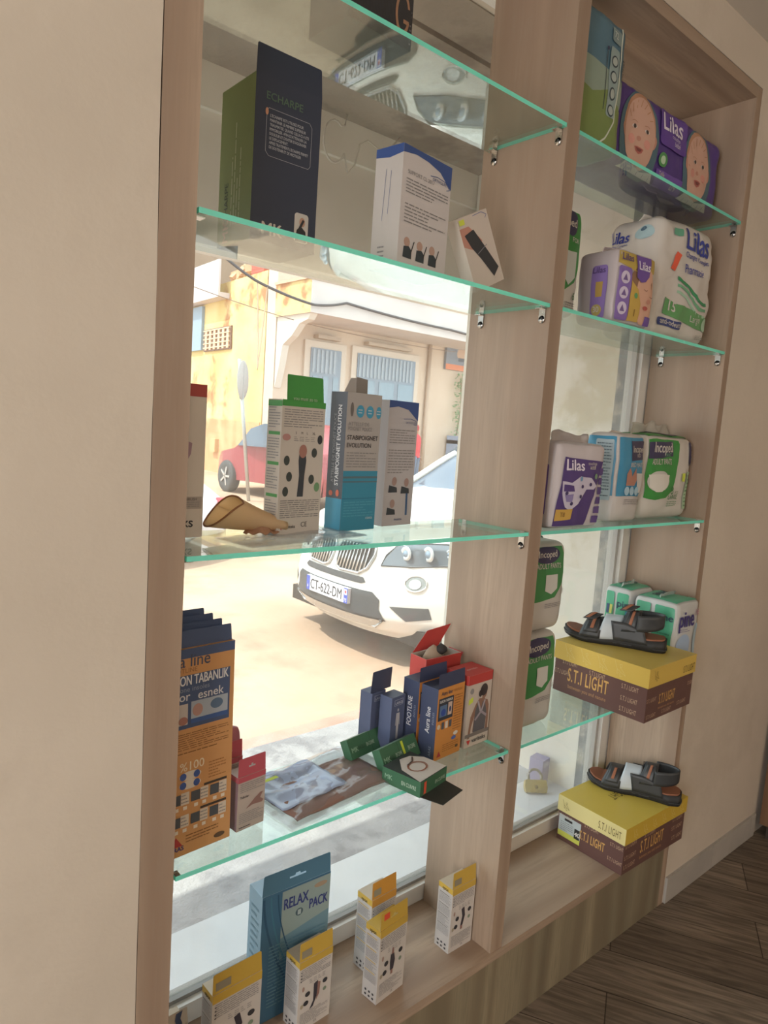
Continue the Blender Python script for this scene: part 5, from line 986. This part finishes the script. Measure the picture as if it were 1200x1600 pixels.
t, mb, F = carton('lilac_box', 'small lilac box outside on the marble ledge beyond the padlock', 'box', 1.485, 0.415, 0.2055, 8, 0.045, 0.05, 0.085, M('#9a94b8')); mb.rect(F['front'], 0.1, 0.7, 0.9, 0.9, M('#b9b4cc')); mb.build('body', t)
# ================================================================== WHITE CAR IN THE STREET
G0 = -0.33; CX, CY = 2.66, 3.25          # nose plane and centre line (car points along -x)
CARW = M('#e9e6e0', 0.18, 0.6); BLK = M('#14161a', 0.35); CGL = M('#3a5068', 0.04, 0.9); SIL = M('#c9cbcc', 0.25, 0.5, 0.7)
def interp(xs, ys, x):
    if x <= xs[0]: return ys[0]
    for i in range(len(xs)-1):
        if x <= xs[i+1]:
            s = (x-xs[i])/(xs[i+1]-xs[i]); s = s*s*(3-2*s)*0.4+s*0.6; return ys[i]+(ys[i+1]-ys[i])*s
    return ys[-1]
PZ = [.20,.28,.36,.50,.58,.64,.87,.94]; PX = [.15,.05,.0,.0,.015,.03,.10,.18]
def fx(dy, z): return CX+interp(PZ, PX, z)+0.42*(min(1.0, abs(dy)/.94))**2.6
car = thing('white_car', 'white suv with twin grille parked outside, number plate CT-622-DM', 'car', (CX, CY, G0))
def place(mb): mb.T = Matrix.Translation((-CX, -CY, -G0)); return mb
mb = place(MB())
# front fascia
mb.grid(lambda u, v: Vector((fx(-0.93+1.86*u, 0.20+0.74*v), CY-0.93+1.86*u, G0+0.20+0.74*v)), 56, 34, CARW)
def hood(u, v):
    dy = (-0.93+1.86*u)*(1-0.03*v); f0 = fx(dy, 0.94); x1 = CX+1.42+0.16*(abs(dy)/.94)**2; x = f0+(x1-f0)*v
    z = 0.94+0.10*math.sin(min(1, v*1.3)*PI/2)**1+0.15*v - 0.09*(abs(dy)/.94)**3.2*(0.6+0.4*v)
    z += 0.012*math.exp(-((abs(dy)-0.55)/0.05)**2)*min(1, v*3)
    return Vector((x, CY+dy, G0+z))
mb.grid(lambda u, v: hood(u, v) if v > 0 else Vector((fx(-0.93+1.86*u, 0.94), CY-0.93+1.86*u, G0+0.94)), 56, 26, CARW)
XL = CX+4.6
def side(s):
    def fn(u, v):
        x0 = fx(0.93, 0.20+0.74*min(1, v)); x = x0+(XL-0.1-x0)*u; z = 0.24+(0.94-0.09*min(1, u*3)*0+0.10*min(1, u*2.2)-0.24)*v
        y = s*(0.93+0.015*math.sin(v*PI)-0.0*v)
        for wx in (CX+0.92, CX+3.73):
            d = x-wx; r = 0.40
            if abs(d) < r:
                zz = 0.36+math.sqrt(r*r-d*d)
                if z < zz and v < 0.75: z = zz*0.999 if z > 0.3 else zz*0.999
        return Vector((x, CY+y, G0+z))
    return fn
for s in (-1, 1): mb.grid(side(s), 90, 20, CARW)
# rear, cabin
mb.box((XL-0.12, CY-0.93, G0+0.30), (XL, CY+0.93, G0+1.05), CARW)
def cab(u, v):     # roof section swept along x : u across, v along
    xs = [1.38,2.05,2.5,3.9,4.35,4.58]; zs = [1.17,1.55,1.64,1.62,1.45,1.05]
    x = xs[0]+(xs[-1]-xs[0])*v; z = interp(xs, zs, x); a = -1+2*u; wd = 0.88-0.22*(z-1.1)/0.55
    return Vector((CX+x, CY+wd*a, G0+z-0.05*abs(a)**3))
mb.grid(lambda u, v: cab(u, 0.19+0.81*v), 14, 24, CARW)
mb.build('body', car)
mb = place(MB()); mb.grid(lambda u, v: cab(0.04+0.92*u, 0.19*v), 14, 10, CGL); mb.build('windshield', car)
for s in (-1, 1):
    mb = place(MB())
    mb.grid(lambda u, v: Vector((CX+1.42+3.0*u+(0.62-1.1*max(0, u-0.6))*v*(1 if u < 0.6 else 1), CY+s*(0.90-0.21*v), G0+1.06+0.54*v*(1-max(0, u-0.85)*3))), 20, 8, CGL); mb.build('side_glass', car)
    mb = place(MB()); mb.tube([cab(0.5+s*0.49, 0.19*k/6)+Vector((-0.01, 0, 0.01)) for k in range(7)], 0.035, CARW); mb.build('windshield_pillar', car)
    mb = place(MB()); mb.grid(lambda u, v: Vector((CX+1.72+0.11*math.cos(2*PI*u)*math.sin(PI*v), CY+s*(1.02-0.11*math.cos(PI*v)), G0+1.16+0.08*math.sin(2*PI*u)*math.sin(PI*v))), 16, 10, CARW); mb.build('side_mirror', car)
    for wx in (0.92, 3.73):
        mb = place(MB()); c = (CX+wx, CY+s*0.82, G0+0.355)
        mb.lathe(c, [(0.22,-0.11),(0.33,-0.11),(0.355,-0.08),(0.355,0.08),(0.33,0.11),(0.22,0.11)], M('#1c1c1e', 0.8), 36, 'Y'); mb.lathe(c, [(0.0001,-0.02),(0.235,-0.06),(0.235,0.06),(0.0001,0.02)], M('#3a3c40', 0.4, 0.5, 0.6), 36, 'Y')
        for k in range(5):
            a = 2*PI*k/5; mb.cbox((c[0]+0.12*math.cos(a), c[1]+s*0.075, c[2]+0.12*math.sin(a)), (0.22, 0.03, 0.045), SIL, Matrix.Rotation(-a, 3, 'Y'))
        mb.build('wheel', car)
def patch(mb, pts, m, off, sub=0.045):
    """polygon given as (dy, z) laid on the curved front"""
    bm = bmesh.new(); vs = [bm.verts.new((a, b, 0)) for a, b in pts]
    for t in tessellate_polygon([[Vector((a, b, 0)) for a, b in pts]]):
        try: bm.faces.new([vs[i] for i in t])
        except ValueError: pass
    for _ in range(6):
        es = [e for e in bm.edges if e.calc_length() > sub]
        if not es: break
        bmesh.ops.subdivide_edges(bm, edges=es, cuts=1); bmesh.ops.triangulate(bm, faces=bm.faces[:])
    bm.verts.index_update()
    mb.add([Vector((fx(v.co.x, v.co.y)-off, CY+v.co.x, G0+v.co.y)) for v in bm.verts], [tuple(v.index for v in f.verts) for f in bm.faces], m, True); bm.free()
def rim(mb, pts, m, off, r): mb.tube([Vector((fx(a, b)-off, CY+a, G0+b)) for a, b in pts], r, m, 6, True)
GRL = M('#565b60', 0.4)
for s in (-1, 1):
    kid = [(0.030,0.70),(0.022,0.80),(0.05,0.845),(0.30,0.865),(0.375,0.84),(0.385,0.78),(0.355,0.69),(0.29,0.645),(0.10,0.64),(0.045,0.66)]; kid = [(s*a, b) for a, b in kid]
    mb = place(MB()); patch(mb, kid, BLK, 0.006); rim(mb, kid, SIL, 0.010, 0.011)
    for k in range(9): a = s*(0.06+0.034*k); mb.tube([Vector((fx(a, z)-0.014, CY+a, G0+z)) for z in (0.655+0.02*(k > 7), 0.75, 0.845)], 0.0065, SIL, 5)
    mb.build('kidney_grille', car)
    hl = [(0.455,0.725),(0.47,0.80),(0.53,0.885),(0.66,0.905),(0.80,0.915),(0.895,0.90),(0.90,0.83),(0.86,0.775),(0.66,0.745)]; hl = [(s*a, b) for a, b in hl]
    mb = place(MB()); patch(mb, hl, M('#5f6b76', 0.06, 0.9), 0.006); rim(mb, hl, M('#4a4f55', 0.3), 0.008, 0.006)
    for (a, z, r) in ((0.60,0.83,0.052),(0.73,0.84,0.055),(0.84,0.855,0.035)):
        c = Vector((fx(s*a, z)-0.012, CY+s*a, G0+z)); mb.lathe(c, [(0.0001,-0.006),(r*0.45,-0.006),(r*0.55,-0.010),(r*0.9,-0.012),(r,0.0)], M('#d8e0e6', 0.08, 0.9, 0.5), 20, 'X'); mb.lathe(c, [(0.0001,-0.016),(r*0.4,-0.012),(r*0.5,-0.006)], M('#7d93a8', 0.05, 0.9), 16, 'X')
    mb.build('headlight', car)
    mb = place(MB()); c = [(s*(0.705+0.062*math.cos(q*PI/10)), 0.635+0.055*math.sin(q*PI/10)) for q in range(20)]; patch(mb, c, M('#9ea6a8', 0.3), 0.006, 0.03); rim(mb, c, CARW, 0.006, 0.006)
    patch(mb, [(s*0.705+0.035*math.cos(q*PI/6), 0.632+0.035*math.sin(q*PI/6)) for q in range(12)], M('#e0e6e9', 0.05, 0.9), 0.012, 0.03); mb.build('fog_lamp', car)
    mb = place(MB()); patch(mb, [(s*0.57,0.455),(s*0.80,0.475),(s*0.82,0.40),(s*0.68,0.365)], M('#4c5156', 0.5), 0.006)
    for q in range(3): rim(mb, [(s*0.62,0.385+0.025*q),(s*0.79,0.40+0.025*q)], M('#8a8f92', 0.5), 0.008, 0.003)
    mb.build('bumper_slot', car)
mb = place(MB()); patch(mb, [(-0.37,0.592),(-0.34,0.622),(0.34,0.622),(0.37,0.592),(0.33,0.578),(-0.33,0.578)], M('#34383d', 0.5), 0.006)
for q in range(24): rim(mb, [(-0.33+0.028*q,0.582),(-0.32+0.028*q,0.618)], M('#777b80', 0.5), 0.008, 0.002)
mb.build('upper_intake', car)
mb = place(MB()); patch(mb, [(-0.44,0.535),(0.44,0.535),(0.50,0.49),(0.50,0.42),(0.55,0.34),(-0.55,0.34),(-0.50,0.42),(-0.50,0.49)], M('#3d4248', 0.5), 0.006); mb.build('lower_intake', car)
mb = place(MB()); patch(mb, [(-0.52,0.345),(0.52,0.345),(0.44,0.275),(-0.44,0.275)], SIL, 0.010); rim(mb, [(-0.53,0.345),(0.53,0.345),(0.45,0.28),(-0.45,0.28)], SIL, 0.012, 0.01); mb.build('skid_plate', car)
mb = place(MB()); mb.box((CX+0.25, CY-0.85, G0+0.18), (CX+4.4, CY+0.85, G0+0.30), BLK); mb.build('underbody', car)
mb = place(MB()); f = Fr((CX-0.020, CY+0.26, G0+0.415), (0,-1,0), (0,0,1), 0.52, 0.112)
mb.box((CX-0.020, CY-0.26, G0+0.415), (CX+0.015, CY+0.26, G0+0.527), M('#d9dbe6', 0.35)); mb.rect(f, 0, 0, 0.085, 1, M('#3450b8', 0.35), 2); mb.rect(f, 0.915, 0, 1, 1, M('#3450b8', 0.35), 2)
mb.text(f, 'CT-622-DM', 0.105, 0.17, 0.108, M('#2c2f38'), 3, bold=0.02, fit=0.395); mb.text(f, 'F', 0.025, 0.12, 0.04, WHITE, 3); mb.text(f, '75', 0.925, 0.10, 0.034, WHITE, 3, bold=0.02); mb.rect(f, 0.925, 0.55, 0.985, 0.92, M('#d9d5dc'), 3); mb.ell(f, 0.955, 0.74, 0.02, 0.10, M('#c83a50'), 4)
mb.build('number_plate', car)
mb = place(MB()); mb.lathe((CX+0.105, CY, G0+0.905), [(0.0001,-0.022),(0.036,-0.016),(0.04,0.0)], M('#3a5ea8', 0.2), 20, 'X'); mb.build('emblem', car)

# ================================================================== BUILDINGS ACROSS THE STREET
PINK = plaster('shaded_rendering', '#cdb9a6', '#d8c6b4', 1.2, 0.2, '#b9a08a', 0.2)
YELL = plaster('sunlit_yellow_rendering', '#d3b87c', '#e2cc98', 1.0, 0.3, '#a8654a', 0.8, sscale=0.8)
LAV = plaster('pale_rendering', '#c9c0bc', '#d5ccc6', 1.5, 0.1)
b = thing('corner_shop_building', 'low pale building across the street with two blue-grey shuttered windows', 'building', (7.98, 12.95, -0.10))
def bpart(name, fn, par=b, **k):
    mb = MB(); mb.T = Matrix.Translation(-Vector(par.location)); fn(mb); return mb.build(name, par, **k)
bpart('wall', lambda m: (m.box((7.98, 12.95, -0.5), (26, 13.35, 4.92), PINK), m.box((9.4, 13.35, -0.5), (26, 19, 4.92), PINK)))
bpart('roof_overhang', lambda m: m.box((7.94, 11.55, 3.64), (26, 12.95, 4.32), LAV, dict(left=YELL)))  # left end coloured as the sunlit face, front as the shaded one
bpart('overhang_coping', lambda m: m.box((7.90, 11.51, 4.32), (26, 12.95, 4.38), M('#c9a58c')))
bpart('bracket', lambda m: m.prism([(11.62,3.64),(12.93,3.64),(12.93,2.1),(12.79,2.54),(12.67,3.03),(12.32,3.21),(12.04,3.45),(11.72,3.52)], 8.0, 8.17, M('#d9d2c6'), 'X'))
BLU = M('#8797a6', 0.6); WG = M('#7f98a8', 0.15, 0.7)
for (x0, x1, zt_, zb_) in ((8.90, 9.77, 3.10, 0.65), (10.27, 12.18, 3.13, 0.65)):
    w_ = bpart('window', lambda m: (m.box((x0-0.16, 12.88, zb_-0.14), (x1+0.16, 12.95, zt_+0.16), M('#d3c4b4')), m.box((x0, 12.85, zb_), (x1, 12.885, zt_), BLU)))
    for nm, fn in (('slatted_blind', lambda m: [m.box((x0+0.04+0.12*q, 12.83, zt_-0.56), (x0+0.10+0.12*q, 12.85, zt_-0.03), M('#a3b0ba', 0.6)) for q in range(int((x1-x0-0.07)/0.12))]),
                   ('pane', lambda m: [m.box((x0+0.07+q*(x1-x0)/3, 12.835, zb_+0.14), (x0+(q+1)*(x1-x0)/3-0.07, 12.85, zt_-0.63), WG) for q in range(3)]),
                   ('tube_lamp', lambda m: m.box(((x0+x1)/2-0.38*(x1-x0), 12.75, zt_+0.22), ((x0+x1)/2+0.38*(x1-x0), 12.95, zt_+0.30), M('#b9a795')))):
        m = MB(); m.T = Matrix.Translation(-Vector(b.location)); fn(m); m.build(nm, w_)
bpart('downpipe', lambda m: m.tube([(12.7, 12.88, -0.1), (12.7, 12.88, 3.64)], 0.05, M('#c3ad99')))
b = thing('sunlit_yellow_building', 'sunlit stained yellow building to the left beyond the red car', 'building', (8.0, 13.4, -0.10))
YA = Vector((7.95, 12.98, 0)); YB_ = Vector((8.55, 22.05, 0))
def yl(t, z, o=0.0):
    P = YA.lerp(YB_, t); n = Vector((-(YB_-YA).y, (YB_-YA).x, 0)).normalized(); return Vector((P.x, P.y, z))+n*o
def ywall(m, t0, t1, z0, z1, o0, o1, mat):
    V = [yl(t, z, o) for o in (o0, o1) for z in (z0, z1) for t in (t0, t1)]
    m.add(V, [(0,1,3,2),(4,6,7,5),(0,4,5,1),(2,3,7,6),(0,2,6,4),(1,5,7,3)], mat)
bpart('wall', lambda m: ywall(m, 0.045, 0.92, -0.6, 4.71, -0.4, 0, YELL), b)
bpart('lattice_grille', lambda m: ([ywall(m, 0.24, 0.43, 3.05, 3.62, 0.0, 0.04, M('#7d5c4c'))], [ywall(m, 0.25+0.030*q, 0.263+0.030*q, 3.08, 3.59, 0.04, 0.07, M('#d8b898')) for q in range(6)], [ywall(m, 0.245, 0.425, 3.12+0.11*q, 3.15+0.11*q, 0.04, 0.075, M('#d8b898')) for q in range(5)]), b)
bpart('blue_shutter', lambda m: ywall(m, 0.44, 0.56, 3.10, 4.25, 0.0, 0.08, M('#8fa3b5')), b)
bpart('balcony', lambda m: (ywall(m, 0.27, 0.7, 4.30, 4.42, 0.0, 0.3, M('#cfc4c4')), ywall(m, 0.27, 0.7, 4.42, 5.2, 0.25, 0.3, M('#cfc4c4'))), b)
bpart('patched_plaster', lambda m: ywall(m, 0.05, 0.45, -0.1, 1.30, 0.0, 0.02, plaster('patched_plaster', '#c79a72', '#d3a983', 1.4, 0.4, '#b58560', 0.6)), b)
bpart('meter_box', lambda m: ywall(m, 0.30, 0.335, 0.45, 0.79, 0.02, 0.12, M('#c9a77a')), b)
b = thing('far_brown_building', 'tall shaded brown building rising far behind the yellow one', 'building', (12, 30, -0.08))
bpart('wall', lambda m: m.box((5.5, 30, -1), (19.0, 38, 17.0), plaster('brown_rendering', '#8f7a68', '#9c8774', 1.0, 0.1)), b)
bpart('roof_edge', lambda m: m.box((5.4, 29.9, 17.0), (19.1, 38, 17.4), M('#b9a08a')), b)
for i, (nm, lab, cat, p, c) in enumerate((('crate', 'red crate on the flat roof of the yellow building', 'crate', (8.20, 13.95, 4.712), '#b8503c'), ('metal_rack', 'white metal rack lying on the flat roof beside the red crate', 'rack', (8.42, 13.15, 4.922), '#cfcfd0'), ('rubble_heap', 'heap of rubble on the yellow building roof edge', 'rubble', (8.24, 15.0, 4.712), '#c9a07c'))):
    mb = MB()
    if nm == 'rubble_heap':
        Rn = random.Random(3)
        for q in range(34): sz = Rn.uniform(.08,.20); mb.cbox((Rn.uniform(-.10,.10), Rn.uniform(-.5,.5), sz*0.55+(0.14*Rn.random() if q > 12 else 0)), [sz]*3, M(c, 0.9), Matrix.Rotation(Rn.random()*3, 3, 'X') @ Matrix.Rotation(Rn.random()*3, 3, 'Z'))
    elif nm == 'metal_rack':
        for q in range(6): mb.box((-0.35+0.13*q, -0.15, 0), (-0.31+0.13*q, 0.15, 0.17), M(c))
        mb.box((-0.35, -0.15, 0.17), (0.35, 0.15, 0.20), M(c))
    else:
        mb.box((-0.17, -0.28, 0), (0.17, 0.28, 0.34), M(c))
        for q in range(4): mb.box((-0.175, -0.285, 0.03+0.085*q), (0.175, 0.285, 0.055+0.085*q), M('#c8604a'))
    o = mb.build(nm); o.location = p; tag(o, lab, cat, kind='stuff' if nm == 'rubble_heap' else None)
# wires
def wire(lab, pts, r=0.012, col='#3f3d42', sag=0.0):
    mb = MB(); P = []
    for (a, b_) in zip(pts, pts[1:]):
        A, B = Vector(a), Vector(b_)
        for k in range(12): s = k/12; q = A.lerp(B, s); q.z -= sag*4*s*(1-s); P.append(q)
    P.append(Vector(pts[-1])); mb.tube(P, r, M(col), 6); return tag(mb.build('overhead_cable'), lab, 'cable', 'cables in the street')
wire('thick dark cable sagging along the overhang of the pale building', [(5.9, 11.8, 4.50), (6.6, 11.45, 4.00), (7.95, 11.47, 3.78), (8.8, 11.48, 3.95), (12.0, 11.49, 3.84), (15.0, 11.49, 3.80)], 0.028, sag=0.03)
wire('thin cable crossing the pale wall just below the overhang', [(5.6, 12.4, 3.87), (8.6, 12.25, 3.49), (13.0, 12.25, 3.46)], 0.009, '#8a7466', sag=0.04)
wire('looped cables hanging down above the street sign', [(6.62, 11.46, 4.0), (6.42, 11.0, 2.9), (6.15, 10.5, 2.25), (6.50, 11.0, 2.9), (6.85, 11.46, 3.98)], 0.012, '#a98c72')
# street sign on a leaning pole
t = thing('street_sign', 'round grey street sign seen from behind on a slightly leaning pole', 'sign', (6.02, 10.37, -0.13))
mb = MB(); mb.tube([(0,0,0), (-0.31,0,2.52)], 0.034, M('#b5b4b0', 0.4, 0.5, 0.4)); mb.build('pole', t)
mb = MB(); mb.lathe((0,0,0), [(0.0001,-0.004),(0.335,-0.004),(0.34,0.0),(0.335,0.004),(0.0001,0.004)], M('#b9b5b0', 0.4), 36, 'Y'); o = mb.build('disc', t); o.location = (-0.25, -0.05, 2.16); o.rotation_euler = (0, 0, math.radians(44))
mb = MB(); mb.cbox((-0.262, -0.03, 2.14), (0.06, 0.03, 0.62), M('#8a8a88', 0.4, 0.5, 0.5)); mb.build('mounting_rail', t)
# red car
t = thing('red_car', 'red hatchback parked by the sunlit yellow wall', 'car', (7.02, 12.25, -0.085), (0, 0, -PI/2))
RC = M('#98323e', 0.25, 0.6); mb = MB()
prof = [(0.0,0.28),(-0.02,0.45),(0.06,0.66),(0.30,0.80),(0.95,0.92),(1.5,1.30),(2.0,1.44),(2.9,1.42),(3.6,1.10),(3.85,0.98),(3.95,0.6),(3.9,0.30)]
def rcb(u, v):
    n = len(prof)-1; s = u*n; i = min(n-1, int(s)); f_ = s-i; x = prof[i][0]+(prof[i+1][0]-prof[i][0])*f_; z = prof[i][1]+(prof[i+1][1]-prof[i][1])*f_
    a = -1+2*v; w_ = 0.84-0.20*max(0, z-0.9)/0.5-0.18*max(0, 0.5-x)/0.5*abs(a); return Vector((x, a*w_, z-0.05*abs(a)**4))
mb.grid(rcb, 66, 12, RC)
for s in (0, 1):
    base = [(x, z) for x, z in prof]; V = [rcb(k/(66), s) for k in range(67)]; V2 = [Vector((v.x, v.y, 0.26)) for v in V]
    mb.add(V+V2, [(k, k+1, 67+k+1, 67+k) for k in range(66)], RC)
mb.build('body', t)
for s in (-1, 1):
    mb = MB(); mb.prism([(1.05,0.93),(1.52,1.27),(2.0,1.38),(2.8,1.37),(3.3,1.14),(3.3,0.98)], s*0.80, s*0.815, CGL, 'Y'); mb.build('side_glass', t)
    for wx in (0.72, 3.2):
        mb = MB(); mb.lathe((wx, s*0.80, 0.31), [(0.0001,-0.05),(0.20,-0.09),(0.29,-0.09),(0.31,-0.06),(0.31,0.06),(0.29,0.09),(0.20,0.09),(0.0001,0.05)], M('#3a3c40', 0.7), 28, 'Y')
        for k in range(5): a = 2*PI*k/5; mb.cbox((wx+0.10*math.cos(a), s*0.885, 0.31+0.10*math.sin(a)), (0.18, 0.02, 0.04), SIL, Matrix.Rotation(-a, 3, 'Y'))
        mb.build('wheel', t)
# white car at the far left, only its rear corner shows
t = thing('pale_car', 'pale car with red tail light, its rear corner at the left edge of the window', 'car', (2.93, 6.35, -0.26), (0, 0, math.radians(112)))
mb = MB(); pc = M('#d3d3da', 0.25, 0.6)
def pcb(u, v):
    P2 = [(0,0.3),(-0.03,0.55),(0.05,0.78),(0.25,0.90),(0.8,1.30),(2.4,1.36),(3.4,0.92),(4.1,0.75),(4.2,0.3)]; n = 8; s = u*n; i = min(n-1, int(s)); f_ = s-i
    x = P2[i][0]+(P2[i+1][0]-P2[i][0])*f_; z = P2[i][1]+(P2[i+1][1]-P2[i][1])*f_; a = -1+2*v; return Vector((x+0.12*a*a*max(0, 1-x), a*(0.82-0.18*max(0, z-0.9)/0.45), z*0.8))
mb.grid(pcb, 48, 12, pc)
for s in (0, 1): V = [pcb(k/48, s) for k in range(49)]; mb.add(V+[Vector((v.x, v.y, 0.15)) for v in V], [(k, k+1, 50+k, 49+k) for k in range(48)], pc)
mb.build('body', t)
mb = MB(); mb.cbox((0.10, -0.74, 0.60), (0.10, 0.12, 0.12), M('#d8455a', 0.3)); mb.build('tail_light', t)
for wx in (0.8, 3.3):
    mb = MB(); mb.lathe((wx, -0.80, 0.29), [(0.0001,-0.06),(0.28,-0.06),(0.30,0.05),(0.0001,0.05)], M('#6a707a', 0.7), 24, 'Y'); mb.build('wheel', t)
    mb = MB(); mb.lathe((wx, 0.80, 0.29), [(0.0001,-0.06),(0.28,-0.06),(0.30,0.05),(0.0001,0.05)], M('#6a707a', 0.7), 24, 'Y'); mb.build('wheel', t)
# shop sign board, ivy, planter box and passer-by at the right end of the pale building
t = thing('picture_sign', 'small picture sign board with orange bottom edge hung on the pale wall', 'sign', (13.3, 12.86, 3.07))
mb = MB(); mb.box((0, 0, 0), (1.54, 0.08, 0.82), M('#7d8794', 0.5)); f = Fr((0,0,0), (1,0,0), (0,0,1), 1.54, 0.82); mb.lay = 0.002; mb.rect(f, 0, 0, 1, 0.18, M('#d9825c'), 1); mb.ell(f, 0.4, 0.55, 0.14, 0.22, M('#c9a890'), 2); mb.ell(f, 0.75, 0.6, 0.14, 0.2, M('#d08a60'), 2); mb.rect(f, 0.05, 0.7, 0.3, 0.9, M('#a9bdd0'), 3); mb.rect(f, 0.3, 0.3, 0.6, 0.42, M('#4c5566'), 3); mb.build('board', t)
t = thing('climbing_plant', 'pale green climbing plant on the wall below the picture sign', 'plant', (14.2, 12.88, 1.30)); t.scale = (1.4, 1.2, 1.35)
LF = M('#8fae86', 0.6, 0.3, 0, 0.3); R = random.Random(5); mb = MB()
for q in range(900):
    z = R.random()**0.8*1.25; x = R.uniform(-0.42, 0.9)*(1-0.2*abs(z-0.6)); y = -0.04-R.random()*0.16*(1-z/1.5); s = R.uniform(0.03, 0.07)
    Rm = Matrix.Rotation(R.random()*6, 3, 'Z') @ Matrix.Rotation(R.uniform(-1, 1), 3, 'X') @ Matrix.Rotation(R.uniform(-1, 1), 3, 'Y')
    mb.add([Rm @ Vector(p)*s+Vector((x, y, z)) for p in ((-0.5,0,0),(0,0,-0.35),(0.6,0,0),(0,0.1,0.35))], [(0,1,2),(0,2,3)], LF)
mb.build('foliage', t)
for q in range(5): mb = MB(); mb.tube([(0.15*q-0.2, -0.02, 0), (0.15*q-0.15+0.1*math.sin(q), -0.04, 0.6), (0.13*q-0.2, -0.03, 1.15)], 0.012, M('#8a7a60')); mb.build('stem', t)
t = thing('planter_box', 'white planter box with blue stripe under the climbing plant', 'planter', (13.6, 12.38, -0.08))
mb = MB(); mb.box((0,0,0), (1.8,0.5,1.36), M('#d5d3d6', 0.5)); mb.box((-0.01,-0.01,1.14), (1.81,0.51,1.24), M('#6a86c0', 0.5)); mb.box((-0.01,-0.01,0.0), (0.05,0.51,1.36), M('#9fb0cc', 0.5)); mb.build('body', t, bevel=0.01)
t = thing('person', 'person in a red top standing by the pale wall, mostly behind the boxes', 'person', (11.15, 11.55, -0.08), (0, 0, math.radians(200))); t.scale = (0.92, 0.92, 0.92)
def skin_body():
    J = {'pelvis': (0,0,0.92), 'chest': (0,0,1.28), 'neck': (0,0,1.45), 'head': (0,0.01,1.56), 'top': (0,0,1.66), 'lh': (0.09,0,0.86), 'lk': (0.10,0.02,0.48), 'la': (0.10,-0.02,0.08), 'lt': (0.11,0.14,0.03), 'rh': (-0.09,0,0.86), 'rk': (-0.10,0.03,0.48), 'ra': (-0.11,-0.03,0.08), 'rt': (-0.12,0.13,0.03), 'ls': (0.18,0,1.38), 'le': (0.22,-0.02,1.10), 'lw': (0.22,0.08,0.88), 'rs': (-0.18,0,1.38), 're': (-0.23,-0.03,1.10), 'rw': (-0.22,0.06,0.88)}
    Rr = dict(pelvis=.13, chest=.14, neck=.055, head=.085, top=.06, lh=.09, lk=.055, la=.04, lt=.03, rh=.09, rk=.055, ra=.04, rt=.03, ls=.06, le=.042, lw=.028, rs=.06, re=.042, rw=.028)
    E_ = [('pelvis','chest'),('chest','neck'),('neck','head'),('head','top'),('pelvis','lh'),('lh','lk'),('lk','la'),('la','lt'),('pelvis','rh'),('rh','rk'),('rk','ra'),('ra','rt'),('chest','ls'),('ls','le'),('le','lw'),('chest','rs'),('rs','re'),('re','rw')]
    K = list(J); vs = [Vector(J[k]) for k in K]; rs = [Rr[k] for k in K]; es = [(K.index(a), K.index(b_)) for a, b_ in E_]
    for side_ in ('lw', 'rw'):
        w0 = Vector(J[side_]); i0 = K.index(side_); pl = len(vs); vs.append(w0+Vector((0,0.01,-0.05))); rs.append(0.026); es.append((i0, pl))
        for q, (dx, ln) in enumerate(((-0.027,0.07),(-0.009,0.08),(0.009,0.075),(0.025,0.06))):
            a = len(vs); vs += [w0+Vector((dx*0.6,0.012,-0.085)), w0+Vector((dx,0.018,-0.085-ln*0.5)), w0+Vector((dx,0.03,-0.085-ln))]; rs += [0.010,0.009,0.007]; es += [(pl,a),(a,a+1),(a+1,a+2)]
        a = len(vs); vs += [w0+Vector((0.0,0.045,-0.05)), w0+Vector((0.0,0.06,-0.085))]; rs += [0.010,0.008]; es += [(pl,a),(a,a+1)]
    me = bpy.data.meshes.new('body'); me.from_pydata(vs, es, []); o = bpy.data.objects.new('body', me); COL.objects.link(o)
    sk_ = o.modifiers.new('k', 'SKIN'); sk_.use_smooth_shade = True
    for i, r in enumerate(rs): me.skin_vertices[0].data[i].radius = (r, r*(0.8 if i in (0, 1) else 1))
    me.skin_vertices[0].data[0].use_root = True
    sb = o.modifiers.new('u', 'SUBSURF'); sb.levels = 1; sb.render_levels = 1
    me.materials.append(M('#a9785c', 0.6)); return o
o = skin_body(); o.parent = t
def shell_of(name, rings, m):
    mb = MB(); n = 20; V = []; F = []
    for (c, rx, ry) in rings:
        for j in range(n): a = 2*PI*j/n; V.append(Vector(c)+Vector((rx*math.cos(a), ry*math.sin(a), 0)))
    for i in range(len(rings)-1):
        for j in range(n): F.append((i*n+j, i*n+(j+1) % n, (i+1)*n+(j+1) % n, (i+1)*n+j))
    mb.add(V, F, m, True); return mb.build(name, t)
shell_of('red_top', [((0,0,0.86),0.175,0.15),((0,0,1.0),0.17,0.145),((0,0,1.2),0.185,0.155),((0,0,1.36),0.22,0.14),((0,0,1.43),0.15,0.11),((0,0,1.47),0.075,0.075)], M('#cf3e4a', 0.8))
shell_of('hair', [((0,-0.015,1.57),0.10,0.10),((0,-0.015,1.64),0.105,0.105),((0,-0.01,1.70),0.075,0.075),((0,-0.01,1.725),0.01,0.01)], M('#a8303a', 0.9))
for s in (-1, 1): shell_of('trouser_leg', [((s*0.10,0,0.07),0.065,0.07),((s*0.10,0.02,0.48),0.075,0.08),((s*0.095,0,0.90),0.115,0.13)], M('#5f7590', 0.9))
